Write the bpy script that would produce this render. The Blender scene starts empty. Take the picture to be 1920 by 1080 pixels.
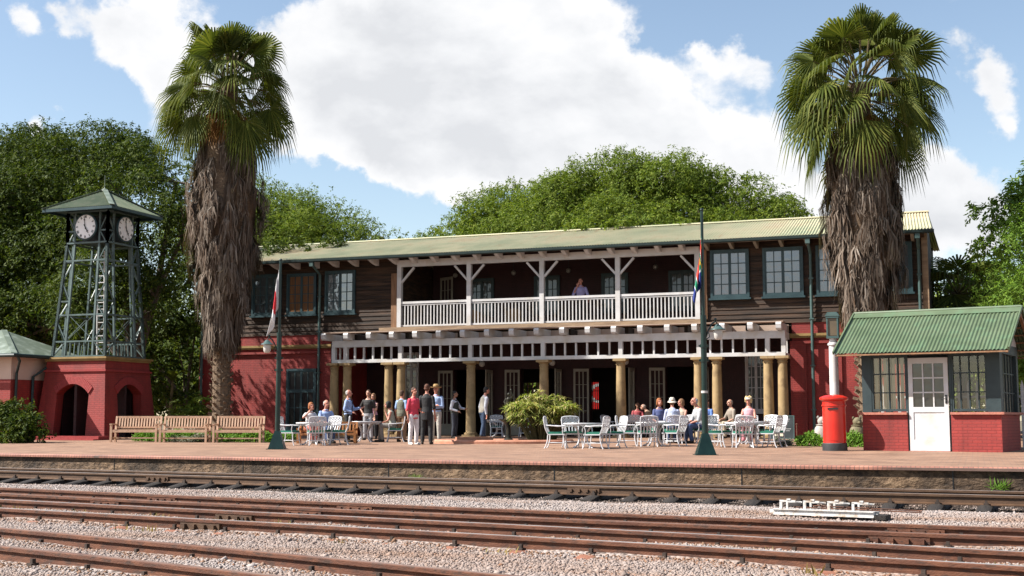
import bpy, bmesh, math, random
import numpy as np
from mathutils import Vector, Matrix, Euler
random.seed(7)
PI = math.pi
SC = bpy.context.scene
COL = SC.collection
SC.unit_settings.scale_length = 1.18      # one unit is about 1.18 m
R = math.radians

# ------------------------------------------------------------------ materials
def _new(name):
    m = bpy.data.materials.new(name); m.use_nodes = True
    nt = m.node_tree
    return m, nt, nt.nodes, nt.links, nt.nodes['Principled BSDF']

def _ramp(n, stops):
    r = n.new('ShaderNodeValToRGB')
    e = r.color_ramp.elements
    while len(e) < len(stops): e.new(.5)
    for k, (p, c) in enumerate(stops):
        e[k].position = p; e[k].color = (c[0], c[1], c[2], 1)
    return r

KC = .86
def kc(c): return None if c is None else tuple(v*KC for v in c)
def M(name, c1, c2=None, scale=3., rough=.7, bump=0., bscale=30., metal=0., stretch=(1, 1, 1), spec=.4, detail=6, lo=.35, hi=.65, c3=None, s3=9., coat=0):
    """mottled surface: noise between two colours, optional stain colour, noise bump"""
    c1, c2, c3 = kc(c1), kc(c2), kc(c3)
    m, nt, n, l, b = _new(name)
    b.inputs['Roughness'].default_value = rough
    b.inputs['Metallic'].default_value = metal
    b.inputs['Specular IOR Level'].default_value = spec
    b.inputs['Coat Weight'].default_value = coat
    b.inputs['Base Color'].default_value = (*c1, 1)
    tc = n.new('ShaderNodeTexCoord'); mp = n.new('ShaderNodeMapping')
    mp.inputs['Scale'].default_value = stretch
    l.new(tc.outputs['Object'], mp.inputs['Vector'])
    if c2:
        t = n.new('ShaderNodeTexNoise'); t.inputs['Scale'].default_value = scale; t.inputs['Detail'].default_value = detail
        l.new(mp.outputs[0], t.inputs['Vector'])
        r = _ramp(n, [(lo, c1), (hi, c2)]); l.new(t.outputs['Fac'], r.inputs[0])
        out = r.outputs[0]
        if c3:
            t3 = n.new('ShaderNodeTexNoise'); t3.inputs['Scale'].default_value = s3; t3.inputs['Detail'].default_value = 8
            l.new(mp.outputs[0], t3.inputs['Vector'])
            f3 = _ramp(n, [(.5, (0, 0, 0)), (.68, (1, 1, 1))]); l.new(t3.outputs['Fac'], f3.inputs[0])
            mx = n.new('ShaderNodeMixRGB'); mx.inputs[2].default_value = (*c3, 1)
            l.new(f3.outputs[0], mx.inputs[0]); l.new(out, mx.inputs[1]); out = mx.outputs[0]
        l.new(out, b.inputs['Base Color'])
    if bump:
        t2 = n.new('ShaderNodeTexNoise'); t2.inputs['Scale'].default_value = bscale; t2.inputs['Detail'].default_value = 4
        l.new(mp.outputs[0], t2.inputs['Vector'])
        bp = n.new('ShaderNodeBump'); bp.inputs['Strength'].default_value = bump; bp.inputs['Distance'].default_value = .02
        l.new(t2.outputs['Fac'], bp.inputs['Height']); l.new(bp.outputs[0], b.inputs['Normal'])
    return m

def brick(name, c1, c2, mortar, bw=.19, bh=.065, flat=False, rough=.7, bump=.5, msize=.008, var=(.75, 1.15)):
    c1, c2, mortar = kc(c1), kc(c2), kc(mortar)
    m, nt, n, l, b = _new(name)
    b.inputs['Roughness'].default_value = rough
    tc = n.new('ShaderNodeTexCoord'); sp = n.new('ShaderNodeSeparateXYZ'); cb = n.new('ShaderNodeCombineXYZ')
    l.new(tc.outputs['Object'], sp.inputs[0])
    if flat:
        l.new(sp.outputs[0], cb.inputs[0]); l.new(sp.outputs[1], cb.inputs[1])
    else:
        ad = n.new('ShaderNodeMath'); ad.operation = 'ADD'
        l.new(sp.outputs[0], ad.inputs[0]); l.new(sp.outputs[1], ad.inputs[1])
        l.new(ad.outputs[0], cb.inputs[0]); l.new(sp.outputs[2], cb.inputs[1])
    t = n.new('ShaderNodeTexBrick')
    t.inputs['Scale'].default_value = 1; t.inputs['Brick Width'].default_value = bw; t.inputs['Row Height'].default_value = bh
    t.inputs['Mortar Size'].default_value = msize; t.inputs['Mortar Smooth'].default_value = .3
    t.inputs['Color1'].default_value = (*c1, 1); t.inputs['Color2'].default_value = (*c2, 1); t.inputs['Mortar'].default_value = (*mortar, 1)
    l.new(cb.outputs[0], t.inputs['Vector'])
    ns = n.new('ShaderNodeTexNoise'); ns.inputs['Scale'].default_value = 1.1; ns.inputs['Detail'].default_value = 8; ns.inputs['Roughness'].default_value = .65
    l.new(tc.outputs['Object'], ns.inputs['Vector'])
    rp = _ramp(n, [(.3, (var[0],)*3), (.7, (var[1],)*3)]); l.new(ns.outputs['Fac'], rp.inputs[0])
    mx = n.new('ShaderNodeMixRGB'); mx.blend_type = 'MULTIPLY'; mx.inputs[0].default_value = 1
    l.new(t.outputs['Color'], mx.inputs[1]); l.new(rp.outputs[0], mx.inputs[2])
    ms = n.new('ShaderNodeMapping'); ms.inputs['Scale'].default_value = (1.6, 1.6, .22) if not flat else (.5, 1.2, 1); l.new(tc.outputs['Object'], ms.inputs[0])   # weather streaks / trodden patches
    n3 = n.new('ShaderNodeTexNoise'); n3.inputs['Scale'].default_value = 1.7; n3.inputs['Detail'].default_value = 9; n3.inputs['Roughness'].default_value = .7; l.new(ms.outputs[0], n3.inputs['Vector'])
    r3 = _ramp(n, [(.46, (1, 1, 1)), (.70, (.62, .60, .58))]); l.new(n3.outputs['Fac'], r3.inputs[0])
    m3 = n.new('ShaderNodeMixRGB'); m3.blend_type = 'MULTIPLY'; m3.inputs[0].default_value = 1
    l.new(mx.outputs[0], m3.inputs[1]); l.new(r3.outputs[0], m3.inputs[2]); l.new(m3.outputs[0], b.inputs['Base Color'])
    iv = n.new('ShaderNodeMath'); iv.operation = 'SUBTRACT'; iv.inputs[0].default_value = 1; l.new(t.outputs['Fac'], iv.inputs[1])
    n2 = n.new('ShaderNodeTexNoise'); n2.inputs['Scale'].default_value = 40; l.new(tc.outputs['Object'], n2.inputs['Vector'])
    a2 = n.new('ShaderNodeMath'); a2.operation = 'MULTIPLY_ADD'; a2.inputs[1].default_value = .5; l.new(n2.outputs['Fac'], a2.inputs[0]); l.new(iv.outputs[0], a2.inputs[2])
    bp = n.new('ShaderNodeBump'); bp.inputs['Strength'].default_value = bump; bp.inputs['Distance'].default_value = .01
    l.new(a2.outputs[0], bp.inputs['Height']); l.new(bp.outputs[0], b.inputs['Normal'])
    return m

def leafmat(name, cols, trans=.35, rough=.6, scale=1.2, spec=.10):
    """leaf: colour differs per leaf (random per island) and by patches of the crown; light passes through"""
    m, nt, n, l, b = _new(name)
    g = n.new('ShaderNodeNewGeometry')
    r = _ramp(n, [(k/(len(cols)-1), c) for k, c in enumerate(cols)])
    l.new(g.outputs['Random Per Island'], r.inputs[0])
    l.new(r.outputs[0], b.inputs['Base Color'])
    b.inputs['Roughness'].default_value = rough; b.inputs['Specular IOR Level'].default_value = spec
    t = n.new('ShaderNodeBsdfTranslucent')
    br = n.new('ShaderNodeMixRGB'); br.blend_type = 'MULTIPLY'; br.inputs[0].default_value = 1; br.inputs[2].default_value = (1.3, 1.35, .6, 1)
    l.new(r.outputs[0], br.inputs[1]); l.new(br.outputs[0], t.inputs['Color'])
    mx = n.new('ShaderNodeMixShader'); mx.inputs[0].default_value = trans
    l.new(b.outputs[0], mx.inputs[1]); l.new(t.outputs[0], mx.inputs[2])
    l.new(mx.outputs[0], n['Material Output'].inputs[0])
    return m

def glassmat(name, tint, fac=.45, rough=.03):
    m, nt, n, l, b = _new(name)
    b.inputs['Base Color'].default_value = (*tint, 1); b.inputs['Roughness'].default_value = .3
    g = n.new('ShaderNodeBsdfGlossy'); g.inputs['Color'].default_value = (.85, .87, .9, 1); g.inputs['Roughness'].default_value = rough
    tc = n.new('ShaderNodeTexCoord'); ns = n.new('ShaderNodeTexNoise'); ns.inputs['Scale'].default_value = 3; l.new(tc.outputs['Object'], ns.inputs['Vector'])
    bp = n.new('ShaderNodeBump'); bp.inputs['Strength'].default_value = .12; bp.inputs['Distance'].default_value = .05
    l.new(ns.outputs['Fac'], bp.inputs['Height']); l.new(bp.outputs[0], g.inputs['Normal'])
    mx = n.new('ShaderNodeMixShader'); mx.inputs[0].default_value = fac
    l.new(b.outputs[0], mx.inputs[1]); l.new(g.outputs[0], mx.inputs[2]); l.new(mx.outputs[0], n['Material Output'].inputs[0])
    return m

MT = {}
MT['white'] = M('white_paint', (.52, .51, .51), (.60, .59, .59), 2.5, .45, .08, 60, c3=(.50, .47, .43), s3=3)
MT['whitewood'] = M('white_timber_paint', (.50, .495, .51), (.58, .575, .59), 2, .5, .1, 40, c3=(.5, .46, .42), s3=2.3)
MT['alu'] = M('white_cast_aluminium', (.50, .50, .52), (.60, .60, .62), 6, .35)
MT['cushion'] = M('green_cushion_cloth', (.012, .13, .085), (.02, .18, .12), 8, .8, .2, 50)
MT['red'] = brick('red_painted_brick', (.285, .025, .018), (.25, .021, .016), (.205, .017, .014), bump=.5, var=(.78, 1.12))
MT['redshade'] = brick('shaded_red_brick', (.045, .007, .008), (.034, .0055, .0065), (.025, .004, .005), bump=.5)  # the red brick again, with the shade of the recesses put into its colour
MT['archbrick'] = M('red_arch_brick', (.30, .035, .032), (.25, .027, .026), 14, .7, .3, 40)
MT['sillbrick'] = M('sill_brick', (.42, .16, .11), (.34, .12, .085), 12, .7, .3, 40)
MT['ochre'] = M('ochre_plaster', (.30, .205, .095), (.36, .25, .125), 3, .75, .2, 30, c3=(.22, .145, .07), s3=4)
MT['ochredark'] = M('ochre_band_paint', (.22, .14, .045), (.29, .19, .07), 3, .7, .2, 30)
MT['teal'] = M('teal_paint', (.016, .040, .048), (.026, .058, .066), 4, .45, .1, 40)
MT['kioskteal'] = M('grey_teal_paint', (.018, .032, .036), (.028, .046, .050), 4, .5, .1, 40)
MT['steelgreen'] = M('grey_green_steel_paint', (.065, .10, .098), (.10, .145, .142), 4, .45, .15, 30, c3=(.055, .075, .07), s3=6)
MT['dkgreen'] = M('dark_green_enamel', (.004, .017, .014), (.007, .025, .021), 5, .3, .05, 40)
MT['gutter'] = M('gutter_dark_green', (.010, .026, .026), (.02, .04, .04), 5, .5)
MT['pipe'] = M('pipe_grey_green', (.045, .085, .082), (.07, .12, .115), 4, .45, .05)
MT['timber'] = M('dark_weatherboard', (.013, .0070, .0036), (.044, .0215, .0098), 3.2, .75, .45, 22, stretch=(.35, 1, 5), c3=(.075, .038, .02), s3=2.2)
MT['warmwood'] = M('warm_bare_timber', (.17, .085, .04), (.27, .14, .07), 3, .65, .3, 20, stretch=(4, 4, .6))
MT['ledge'] = M('weathered_ledge_timber', (.22, .14, .085), (.34, .23, .14), 3, .7, .3, 20, stretch=(.5, 3, 3))
MT['soffit'] = M('soffit_boards_pinkish', (.36, .26, .20), (.42, .31, .24), 3, .8, .2, 20, stretch=(.4, 4, 1))
MT['bench'] = M('teak_bench', (.46, .28, .18), (.57, .38, .26), 4, .55, .25, 25, stretch=(3, 3, 1))
MT['orange'] = M('orange_varnished_timber', (.36, .14, .045), (.44, .2, .07), 4, .45, .15, 25)
MT['interior'] = M('shaded_interior_plaster', (.018, .013, .011), (.026, .018, .015), 2, .9)  # indoor shade is put into this near-black colour
MT['floorin'] = M('interior_floor', (.03, .02, .015), (.05, .033, .025), 2, .6)
MT['cream'] = M('cream_door_paint', (.26, .235, .185), (.32, .29, .235), 3, .5, .1, 30)
MT['darkglobe'] = M('darker_glass_globe', (.16, .15, .13), (.2, .19, .17), 3, .3)  # balcony globes, a darker tone than the veranda ones
MT['globe'] = M('opal_glass_globe', (.5, .48, .45), (.56, .54, .51), 3, .2)
MT['glass'] = glassmat('window_glass', (.03, .033, .037), .17)
MT['glassdark'] = glassmat('dark_window_glass', (.008, .009, .009), .05)
MT['curtain'] = M('orange_curtain_behind_glass', (.11, .045, .014), (.18, .075, .02), 3, .4, stretch=(8, 8, .5))
MT['steelsheet'] = M('green_steel_sheet', (.085, .122, .066), (.115, .152, .088), 2, .45, .05, 30, c3=(.10, .16, .09), s3=4)
MT['towersheet'] = M('dull_green_sheet', (.105, .135, .085), (.14, .17, .11), 2, .5, .05, 30, c3=(.18, .185, .13), s3=4)
MT['greysheet'] = M('pale_grey_green_sheet', (.105, .135, .10), (.145, .175, .135), 1.5, .5, .1, 20, c3=(.22, .26, .22), s3=3)
MT['plasterpink'] = M('pale_pink_plaster', (.55, .40, .33), (.62, .46, .38), 1.5, .8, .1, 20)
MT['redbox'] = M('red_enamel', (.56, .02, .012), (.62, .028, .015), 2.5, .28, .03, 20, coat=.3)
MT['blackbase'] = M('black_paint', (.03, .032, .035), (.045, .047, .05), 5, .5, .1)
MT['lanternglass'] = M('smoked_lantern_glass', (.10, .075, .05), (.14, .10, .06), 4, .15)
MT['rust'] = M('rusty_rail', (.085, .030, .016), (.145, .055, .027), 5, .8, .3, 40, stretch=(1, 1, 3), c3=(.055, .027, .018), s3=12)
MT['rustdark'] = M('brown_oiled_rail', (.060, .030, .015), (.10, .052, .026), 5, .65, .2, 40, stretch=(1, 1, 3))
MT['polish'] = M('polished_rail_head', (.40, .36, .34), (.58, .54, .52), 6, .34, metal=.45, stretch=(.3, .3, .3))
MT['dullhead'] = M('dull_rail_head', (.22, .12, .085), (.33, .22, .17), 6, .4, metal=.35, stretch=(.4, .4, .4))
MT['clip'] = M('black_iron_clip', (.03, .02, .016), (.055, .035, .025), 8, .7, .2)
MT['sleeperdark'] = M('tarred_sleeper', (.014, .011, .010), (.032, .025, .02), 7, .8, .5, 40, stretch=(3, .5, 1))
MT['sleeperrust'] = M('rusty_steel_sleeper', (.22, .085, .05), (.30, .13, .08), 7, .8, .3, 40)
MT['bark'] = M('grey_brown_bark', (.07, .052, .038), (.12, .09, .065), 5, .9, .8, 20, stretch=(3, 3, .6))
MT['palmbark'] = M('palm_trunk_bark', (.085, .055, .035), (.17, .115, .07), 9, .9, .8, 20, stretch=(1, 1, 2.5))
MT['soil'] = M('dark_soil', (.04, .028, .02), (.07, .05, .035), 6, .95, .5, 30)
MT['bronze'] = M('dark_bronze', (.025, .024, .018), (.05, .046, .032), 7, .4, .2, 30, metal=.4)
MT['stonegrey'] = M('grey_carved_stone', (.28, .25, .22), (.4, .36, .32), 8, .8, .4, 30)
MT['stonemoss'] = M('mossy_carved_stone', (.11, .10, .05), (.17, .14, .08), 8, .8, .4, 30)
MT['chalk'] = M('chalkboard', (.02, .03, .033), (.035, .045, .05), 5, .7)
MT['paper'] = M('cream_paper', (.6, .55, .42), (.66, .6, .48), 5, .8)
MT['clockface'] = M('enamel_dial', (.86, .84, .85), (.92, .90, .91), 4, .35)
MT['black'] = M('black_iron', (.012, .012, .013), (.02, .02, .021), 5, .45)
MT['signred'] = M('red_sign_enamel', (.6, .015, .015), (.64, .02, .02), 3, .35)
MT['rod'] = M('white_painted_signal_steel', (.55, .54, .52), (.64, .63, .61), 8, .5, .1, 30, c3=(.4, .3, .22), s3=9)
MT['terracotta'] = M('terracotta_coping', (.40, .17, .10), (.48, .23, .15), 7, .7, .3, 30)
MT['water'] = M('dark_pond_water', (.01, .016, .014), (.014, .02, .016), 3, .05, .1, 12)

def paving():
    m = brick('brick_paving', (.35, .205, .130), (.265, .145, .090), (.22, .14, .10), bw=.19, bh=.095, flat=True, bump=.25, var=(.66, 1.22))
    return m
MT['paving'] = paving()
MT['coping'] = brick('brick_on_edge_coping', (.40, .17, .115), (.31, .125, .09), (.15, .09, .07), bw=.066, bh=.5, flat=True, bump=.5, var=(.65, 1.2), msize=.006)

def rockface():
    m, nt, n, l, b = _new('rock_faced_concrete')
    b.inputs['Roughness'].default_value = .85
    tc = n.new('ShaderNodeTexCoord')
    mp = n.new('ShaderNodeMapping'); mp.inputs['Scale'].default_value = (1, 1, 1.6); mp.inputs['Rotation'].default_value = (0, R(25), 0)
    l.new(tc.outputs['Object'], mp.inputs[0])
    a = n.new('ShaderNodeTexNoise'); a.inputs['Scale'].default_value = 10; a.inputs['Detail'].default_value = 7; a.inputs['Roughness'].default_value = .6
    l.new(mp.outputs[0], a.inputs['Vector'])
    r1 = _ramp(n, [(.30, (.045, .027, .015)), (.5, (.15, .09, .048)), (.72, (.28, .185, .11))]); l.new(a.outputs['Fac'], r1.inputs[0])
    mp2 = n.new('ShaderNodeMapping'); mp2.inputs['Scale'].default_value = (1, 1, .12); l.new(tc.outputs['Object'], mp2.inputs[0])
    s = n.new('ShaderNodeTexNoise'); s.inputs['Scale'].default_value = 1.1; s.inputs['Detail'].default_value = 7; s.inputs['Roughness'].default_value = .65
    l.new(mp2.outputs[0], s.inputs['Vector'])
    r2 = _ramp(n, [(.40, (1, 1, 1)), (.60, (.25, .24, .23))]); l.new(s.outputs['Fac'], r2.inputs[0])
    mx = n.new('ShaderNodeMixRGB'); mx.blend_type = 'MULTIPLY'; mx.inputs[0].default_value = 1
    l.new(r1.outputs[0], mx.inputs[1]); l.new(r2.outputs[0], mx.inputs[2]); l.new(mx.outputs[0], b.inputs['Base Color'])
    bp = n.new('ShaderNodeBump'); bp.inputs['Strength'].default_value = 1; bp.inputs['Distance'].default_value = .05
    l.new(a.outputs['Fac'], bp.inputs['Height']); l.new(bp.outputs[0], b.inputs['Normal'])
    return m
MT['rock'] = rockface()

def ballastmat(name='ballast_gravel', isl=False, tone=0):
    m, nt, n, l, b = _new(name)
    b.inputs['Roughness'].default_value = .85; b.inputs['Specular IOR Level'].default_value = .25
    tc = n.new('ShaderNodeTexCoord')
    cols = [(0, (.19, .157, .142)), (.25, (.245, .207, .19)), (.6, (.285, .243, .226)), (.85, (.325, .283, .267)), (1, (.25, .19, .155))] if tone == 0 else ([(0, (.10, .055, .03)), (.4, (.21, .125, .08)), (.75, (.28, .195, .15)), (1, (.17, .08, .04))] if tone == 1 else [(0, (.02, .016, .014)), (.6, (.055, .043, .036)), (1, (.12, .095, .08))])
    r1 = _ramp(n, cols)
    if isl:
        g = n.new('ShaderNodeNewGeometry'); l.new(g.outputs['Random Per Island'], r1.inputs[0])
    else:
        v = n.new('ShaderNodeTexVoronoi'); v.inputs['Scale'].default_value = 24
        l.new(tc.outputs['Object'], v.inputs['Vector'])
        sp = n.new('ShaderNodeSeparateColor'); l.new(v.outputs['Color'], sp.inputs[0]); l.new(sp.outputs[0], r1.inputs[0])
        bp = n.new('ShaderNodeBump'); bp.inputs['Strength'].default_value = 1; bp.inputs['Distance'].default_value = .03; bp.invert = True
        l.new(v.outputs['Distance'], bp.inputs['Height']); l.new(bp.outputs[0], b.inputs['Normal'])
    # rust dust beside the rails and dry patches: broad noise stretched along the tracks
    mp = n.new('ShaderNodeMapping'); mp.inputs['Scale'].default_value = (.25, 1, 1); mp.inputs['Rotation'].default_value = (0, 0, R(11))
    l.new(tc.outputs['Object'], mp.inputs[0])
    s = n.new('ShaderNodeTexNoise'); s.inputs['Scale'].default_value = 1.3; s.inputs['Detail'].default_value = 8; l.new(mp.outputs[0], s.inputs['Vector'])
    r2 = _ramp(n, [(.42, (1, 1, 1)), (.72, (.80, .62, .50))]); l.new(s.outputs['Fac'], r2.inputs[0])
    mx = n.new('ShaderNodeMixRGB'); mx.blend_type = 'MULTIPLY'; mx.inputs[0].default_value = 1
    l.new(r1.outputs[0], mx.inputs[1]); l.new(r2.outputs[0], mx.inputs[2]); l.new(mx.outputs[0], b.inputs['Base Color'])
    return m
MT['ballast'] = ballastmat()
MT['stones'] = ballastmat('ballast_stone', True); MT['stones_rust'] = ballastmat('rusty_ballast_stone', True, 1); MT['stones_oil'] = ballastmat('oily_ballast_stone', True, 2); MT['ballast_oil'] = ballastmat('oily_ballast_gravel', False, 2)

def roofmat():
    m, nt, n, l, b = _new('weathered_roof_sheet')
    b.inputs['Roughness'].default_value = .6
    tc = n.new('ShaderNodeTexCoord')
    a = n.new('ShaderNodeTexNoise'); a.inputs['Scale'].default_value = .45; a.inputs['Detail'].default_value = 9; a.inputs['Roughness'].default_value = .7
    l.new(tc.outputs['Object'], a.inputs['Vector'])
    r1 = _ramp(n, [(.3, (.20, .235, .145)), (.44, (.305, .31, .19)), (.57, (.41, .375, .24)), (.71, (.36, .255, .15))]); l.new(a.outputs['Fac'], r1.inputs[0])
    mp = n.new('ShaderNodeMapping'); mp.inputs['Scale'].default_value = (1, .22, .22); l.new(tc.outputs['Object'], mp.inputs[0])
    s = n.new('ShaderNodeTexNoise'); s.inputs['Scale'].default_value = 3.5; s.inputs['Detail'].default_value = 8; s.inputs['Roughness'].default_value = .7
    l.new(mp.outputs[0], s.inputs['Vector'])
    r2 = _ramp(n, [(.55, (0, 0, 0)), (.80, (.7, .7, .7))]); l.new(s.outputs['Fac'], r2.inputs[0])
    mx = n.new('ShaderNodeMixRGB'); mx.inputs[2].default_value = (.33, .17, .085, 1)
    l.new(r2.outputs[0], mx.inputs[0]); l.new(r1.outputs[0], mx.inputs[1]); l.new(mx.outputs[0], b.inputs['Base Color'])
    return m
MT['roof'] = roofmat()
MT['leafdark'] = leafmat('dark_tree_leaves', [(.014, .028, .006), (.034, .056, .009), (.085, .108, .016), (.020, .039, .007)], .3)
MT['leafmid'] = leafmat('mid_green_leaves', [(.05, .085, .012), (.095, .14, .020), (.17, .205, .035), (.07, .11, .016)], .35)
MT['leaflight'] = leafmat('light_yellow_green_leaves', [(.06, .12, .018), (.10, .17, .028), (.15, .21, .04), (.08, .14, .02)], .35)
MT['feather'] = leafmat('bright_feathery_leaves', [(.10, .19, .03), (.15, .25, .04), (.20, .29, .06)], .45)
MT['palmleaf'] = leafmat('palm_fan_green', [(.042, .058, .012), (.068, .088, .016), (.105, .122, .024), (.15, .15, .036)], .30, .6, spec=.10)
MT['palmpet'] = M('palm_leaf_stalk', (.085, .065, .025), (.14, .105, .04), 5, .6)
MT['skirt'] = leafmat('dead_palm_leaves', [(.03, .02, .014), (.10, .074, .056), (.17, .138, .112), (.07, .042, .026), (.26, .22, .185)], .12, .8)
MT['deadorange'] = leafmat('dying_orange_palm_leaves', [(.16, .07, .02), (.24, .13, .04), (.12, .06, .03)], .2, .7)
MT['papyrus'] = leafmat('papyrus_leaves', [(.12, .18, .025), (.22, .28, .045), (.40, .36, .13), (.09, .15, .025), (.48, .39, .19), (.16, .24, .04)], .3, .7)
MT['hedgeleaf'] = leafmat('hedge_leaves', [(.06, .13, .015), (.10, .20, .025), (.14, .24, .035)], .3)
MT['greyshrub'] = leafmat('grey_green_shrub', [(.12, .13, .10), (.18, .18, .14), (.22, .21, .17)], .2, .8)
MT['drygrass'] = leafmat('dry_weeds', [(.2, .14, .05), (.28, .2, .08), (.12, .13, .03)], .3, .8)

def plain(name, c, rough=.75, c2=None):
    k = 'p_' + name
    if k not in MT: MT[k] = M(name, c, c2 or tuple(v*.82 for v in c), 9, rough, .55, 16)
    return MT[k]

# ------------------------------------------------------------------ mesh builder
class MB:
    def __init__(s): s.v = []; s.f = []; s.mi = []; s.cur = 0
    def mat(s, i): s.cur = i; return s
    def add(s, vs, fs):
        b = len(s.v); s.v.extend([tuple(v) for v in vs])
        for f in fs: s.f.append(tuple(b+i for i in f)); s.mi.append(s.cur)
        return s
    def box(s, x0, x1, y0, y1, z0, z1, M_=None):
        v = [Vector((x, y, z)) for x in (x0, x1) for y in (y0, y1) for z in (z0, z1)]
        if M_ is not None: v = [M_ @ p for p in v]
        return s.add(v, [(0, 1, 3, 2), (4, 6, 7, 5), (0, 4, 5, 1), (2, 3, 7, 6), (0, 2, 6, 4), (1, 5, 7, 3)])
    def cbox(s, c, d, rz=0, M_=None):
        m = Matrix.Translation(c) @ Matrix.Rotation(rz, 4, 'Z')
        if M_ is not None: m = M_ @ m
        return s.box(-d[0]/2, d[0]/2, -d[1]/2, d[1]/2, -d[2]/2, d[2]/2, m)
    def bar(s, p, q, w, h=None, up=(0, 0, 1)):
        p, q = Vector(p), Vector(q); h = h or w
        d = (q-p); L = d.length
        if L < 1e-6: return s
        d.normalize(); u = Vector(up)
        if abs(d.dot(u)) > .98: u = Vector((0, 1, 0))
        a = d.cross(u).normalized(); b = a.cross(d).normalized()
        v = []
        for t in (p, q):
            for i, j in ((-1, -1), (1, -1), (1, 1), (-1, 1)): v.append(t + a*(i*w/2) + b*(j*h/2))
        return s.add(v, [(0, 1, 2, 3), (7, 6, 5, 4), (0, 4, 5, 1), (1, 5, 6, 2), (2, 6, 7, 3), (3, 7, 4, 0)])
    def tube(s, pts, r, n=8, cap=True, rb=None):
        pts = [Vector(p) for p in pts]; m = len(pts)
        rs = r if isinstance(r, (list, tuple)) else [r]*m
        vs = []; prev = None
        for i, p in enumerate(pts):
            d = (pts[min(i+1, m-1)] - pts[max(i-1, 0)]).normalized()
            if prev is None:
                u = Vector((0, 0, 1)) if abs(d.z) < .9 else Vector((1, 0, 0))
                a = d.cross(u).normalized()
            else:
                a = (prev - d*prev.dot(d)).normalized()
            prev = a; b = d.cross(a)
            for k in range(n):
                t = 2*PI*k/n; vs.append(p + a*(math.cos(t)*rs[i]) + b*(math.sin(t)*rs[i]*(rb or 1)))
        fs = [(i*n+k, i*n+(k+1) % n, (i+1)*n+(k+1) % n, (i+1)*n+k) for i in range(m-1) for k in range(n)]
        if cap: fs += [tuple(range(n-1, -1, -1)), tuple((m-1)*n+k for k in range(n))]
        return s.add(vs, fs)
    def lathe(s, prof, n=16, c=(0, 0, 0), M_=None):
        vs = []
        for r, z in prof:
            for k in range(n):
                t = 2*PI*k/n; p = Vector((c[0]+r*math.cos(t), c[1]+r*math.sin(t), c[2]+z))
                vs.append(M_ @ p if M_ is not None else p)
        m = len(prof)
        fs = [(i*n+k, i*n+(k+1) % n, (i+1)*n+(k+1) % n, (i+1)*n+k) for i in range(m-1) for k in range(n)]
        fs += [tuple(range(n-1, -1, -1)), tuple((m-1)*n+k for k in range(n))]
        return s.add(vs, fs)
    def ell(s, c, r, n=12, m=8, M_=None):
        pr = [(math.sin(PI*i/m), -math.cos(PI*i/m)) for i in range(m+1)]
        vs = []
        for a, z in pr:
            a = max(a, .02)
            for k in range(n):
                t = 2*PI*k/n; p = Vector((r[0]*a*math.cos(t), r[1]*a*math.sin(t), r[2]*z))
                if M_ is not None: p = M_ @ p
                vs.append(p + Vector(c))
        fs = [(i*n+k, i*n+(k+1) % n, (i+1)*n+(k+1) % n, (i+1)*n+k) for i in range(m) for k in range(n)]
        fs += [tuple(range(n-1, -1, -1)), tuple(m*n+k for k in range(n))]
        return s.add(vs, fs)
    def prism(s, poly, axis, a0, a1):
        """polygon in the plane across an axis, pulled from a0 to a1; axis 'x': (y,z), 'y': (x,z), 'z': (x,y)"""
        def P(p, a): return {'x': (a, p[0], p[1]), 'y': (p[0], a, p[1]), 'z': (p[0], p[1], a)}[axis]
        n = len(poly)
        vs = [P(p, a0) for p in poly] + [P(p, a1) for p in poly]
        fs = [tuple(range(n)), tuple(range(2*n-1, n-1, -1))] + [(i, n+i, n+(i+1) % n, (i+1) % n) for i in range(n)]
        return s.add(vs, fs)
    def quad(s, *p): return s.add(p, [tuple(range(len(p)))])
    def xf(s, M_):
        s.v = [tuple(M_ @ Vector(p)) for p in s.v]; return s

def mesh(mb, name, mats, smooth=False, fixn=True):
    me = bpy.data.meshes.new(name)
    me.from_pydata(mb.v, [], mb.f)
    if not isinstance(mats, (list, tuple)): mats = [mats]
    for m in mats: me.materials.append(m)
    me.polygons.foreach_set('material_index', mb.mi)
    if fixn:
        bm = bmesh.new(); bm.from_mesh(me); bmesh.ops.recalc_face_normals(bm, faces=bm.faces); bm.to_mesh(me); bm.free()
    if smooth:
        me.polygons.foreach_set('use_smooth', [True]*len(me.polygons))
        try: me.set_sharp_from_angle(angle=R(40))
        except Exception: pass
    me.update()
    return me

def npmesh(name, V, F, mats, smooth=False):
    """V (n,3), F (m,k) arrays -> mesh"""
    me = bpy.data.meshes.new(name)
    V = np.asarray(V, np.float32); F = np.asarray(F, np.int32); k = F.shape[1]
    me.vertices.add(len(V)); me.vertices.foreach_set('co', V.ravel())
    me.loops.add(F.size); me.loops.foreach_set('vertex_index', F.ravel())
    me.polygons.add(len(F)); me.polygons.foreach_set('loop_start', np.arange(0, F.size, k, dtype=np.int32))
    try: me.polygons.foreach_set('loop_total', np.full(len(F), k, np.int32))
    except Exception: pass
    if not isinstance(mats, (list, tuple)): mats = [mats]
    for m in mats: me.materials.append(m)
    if smooth: me.polygons.foreach_set('use_smooth', np.ones(len(F), bool))
    me.update(calc_edges=True)
    return me

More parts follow.
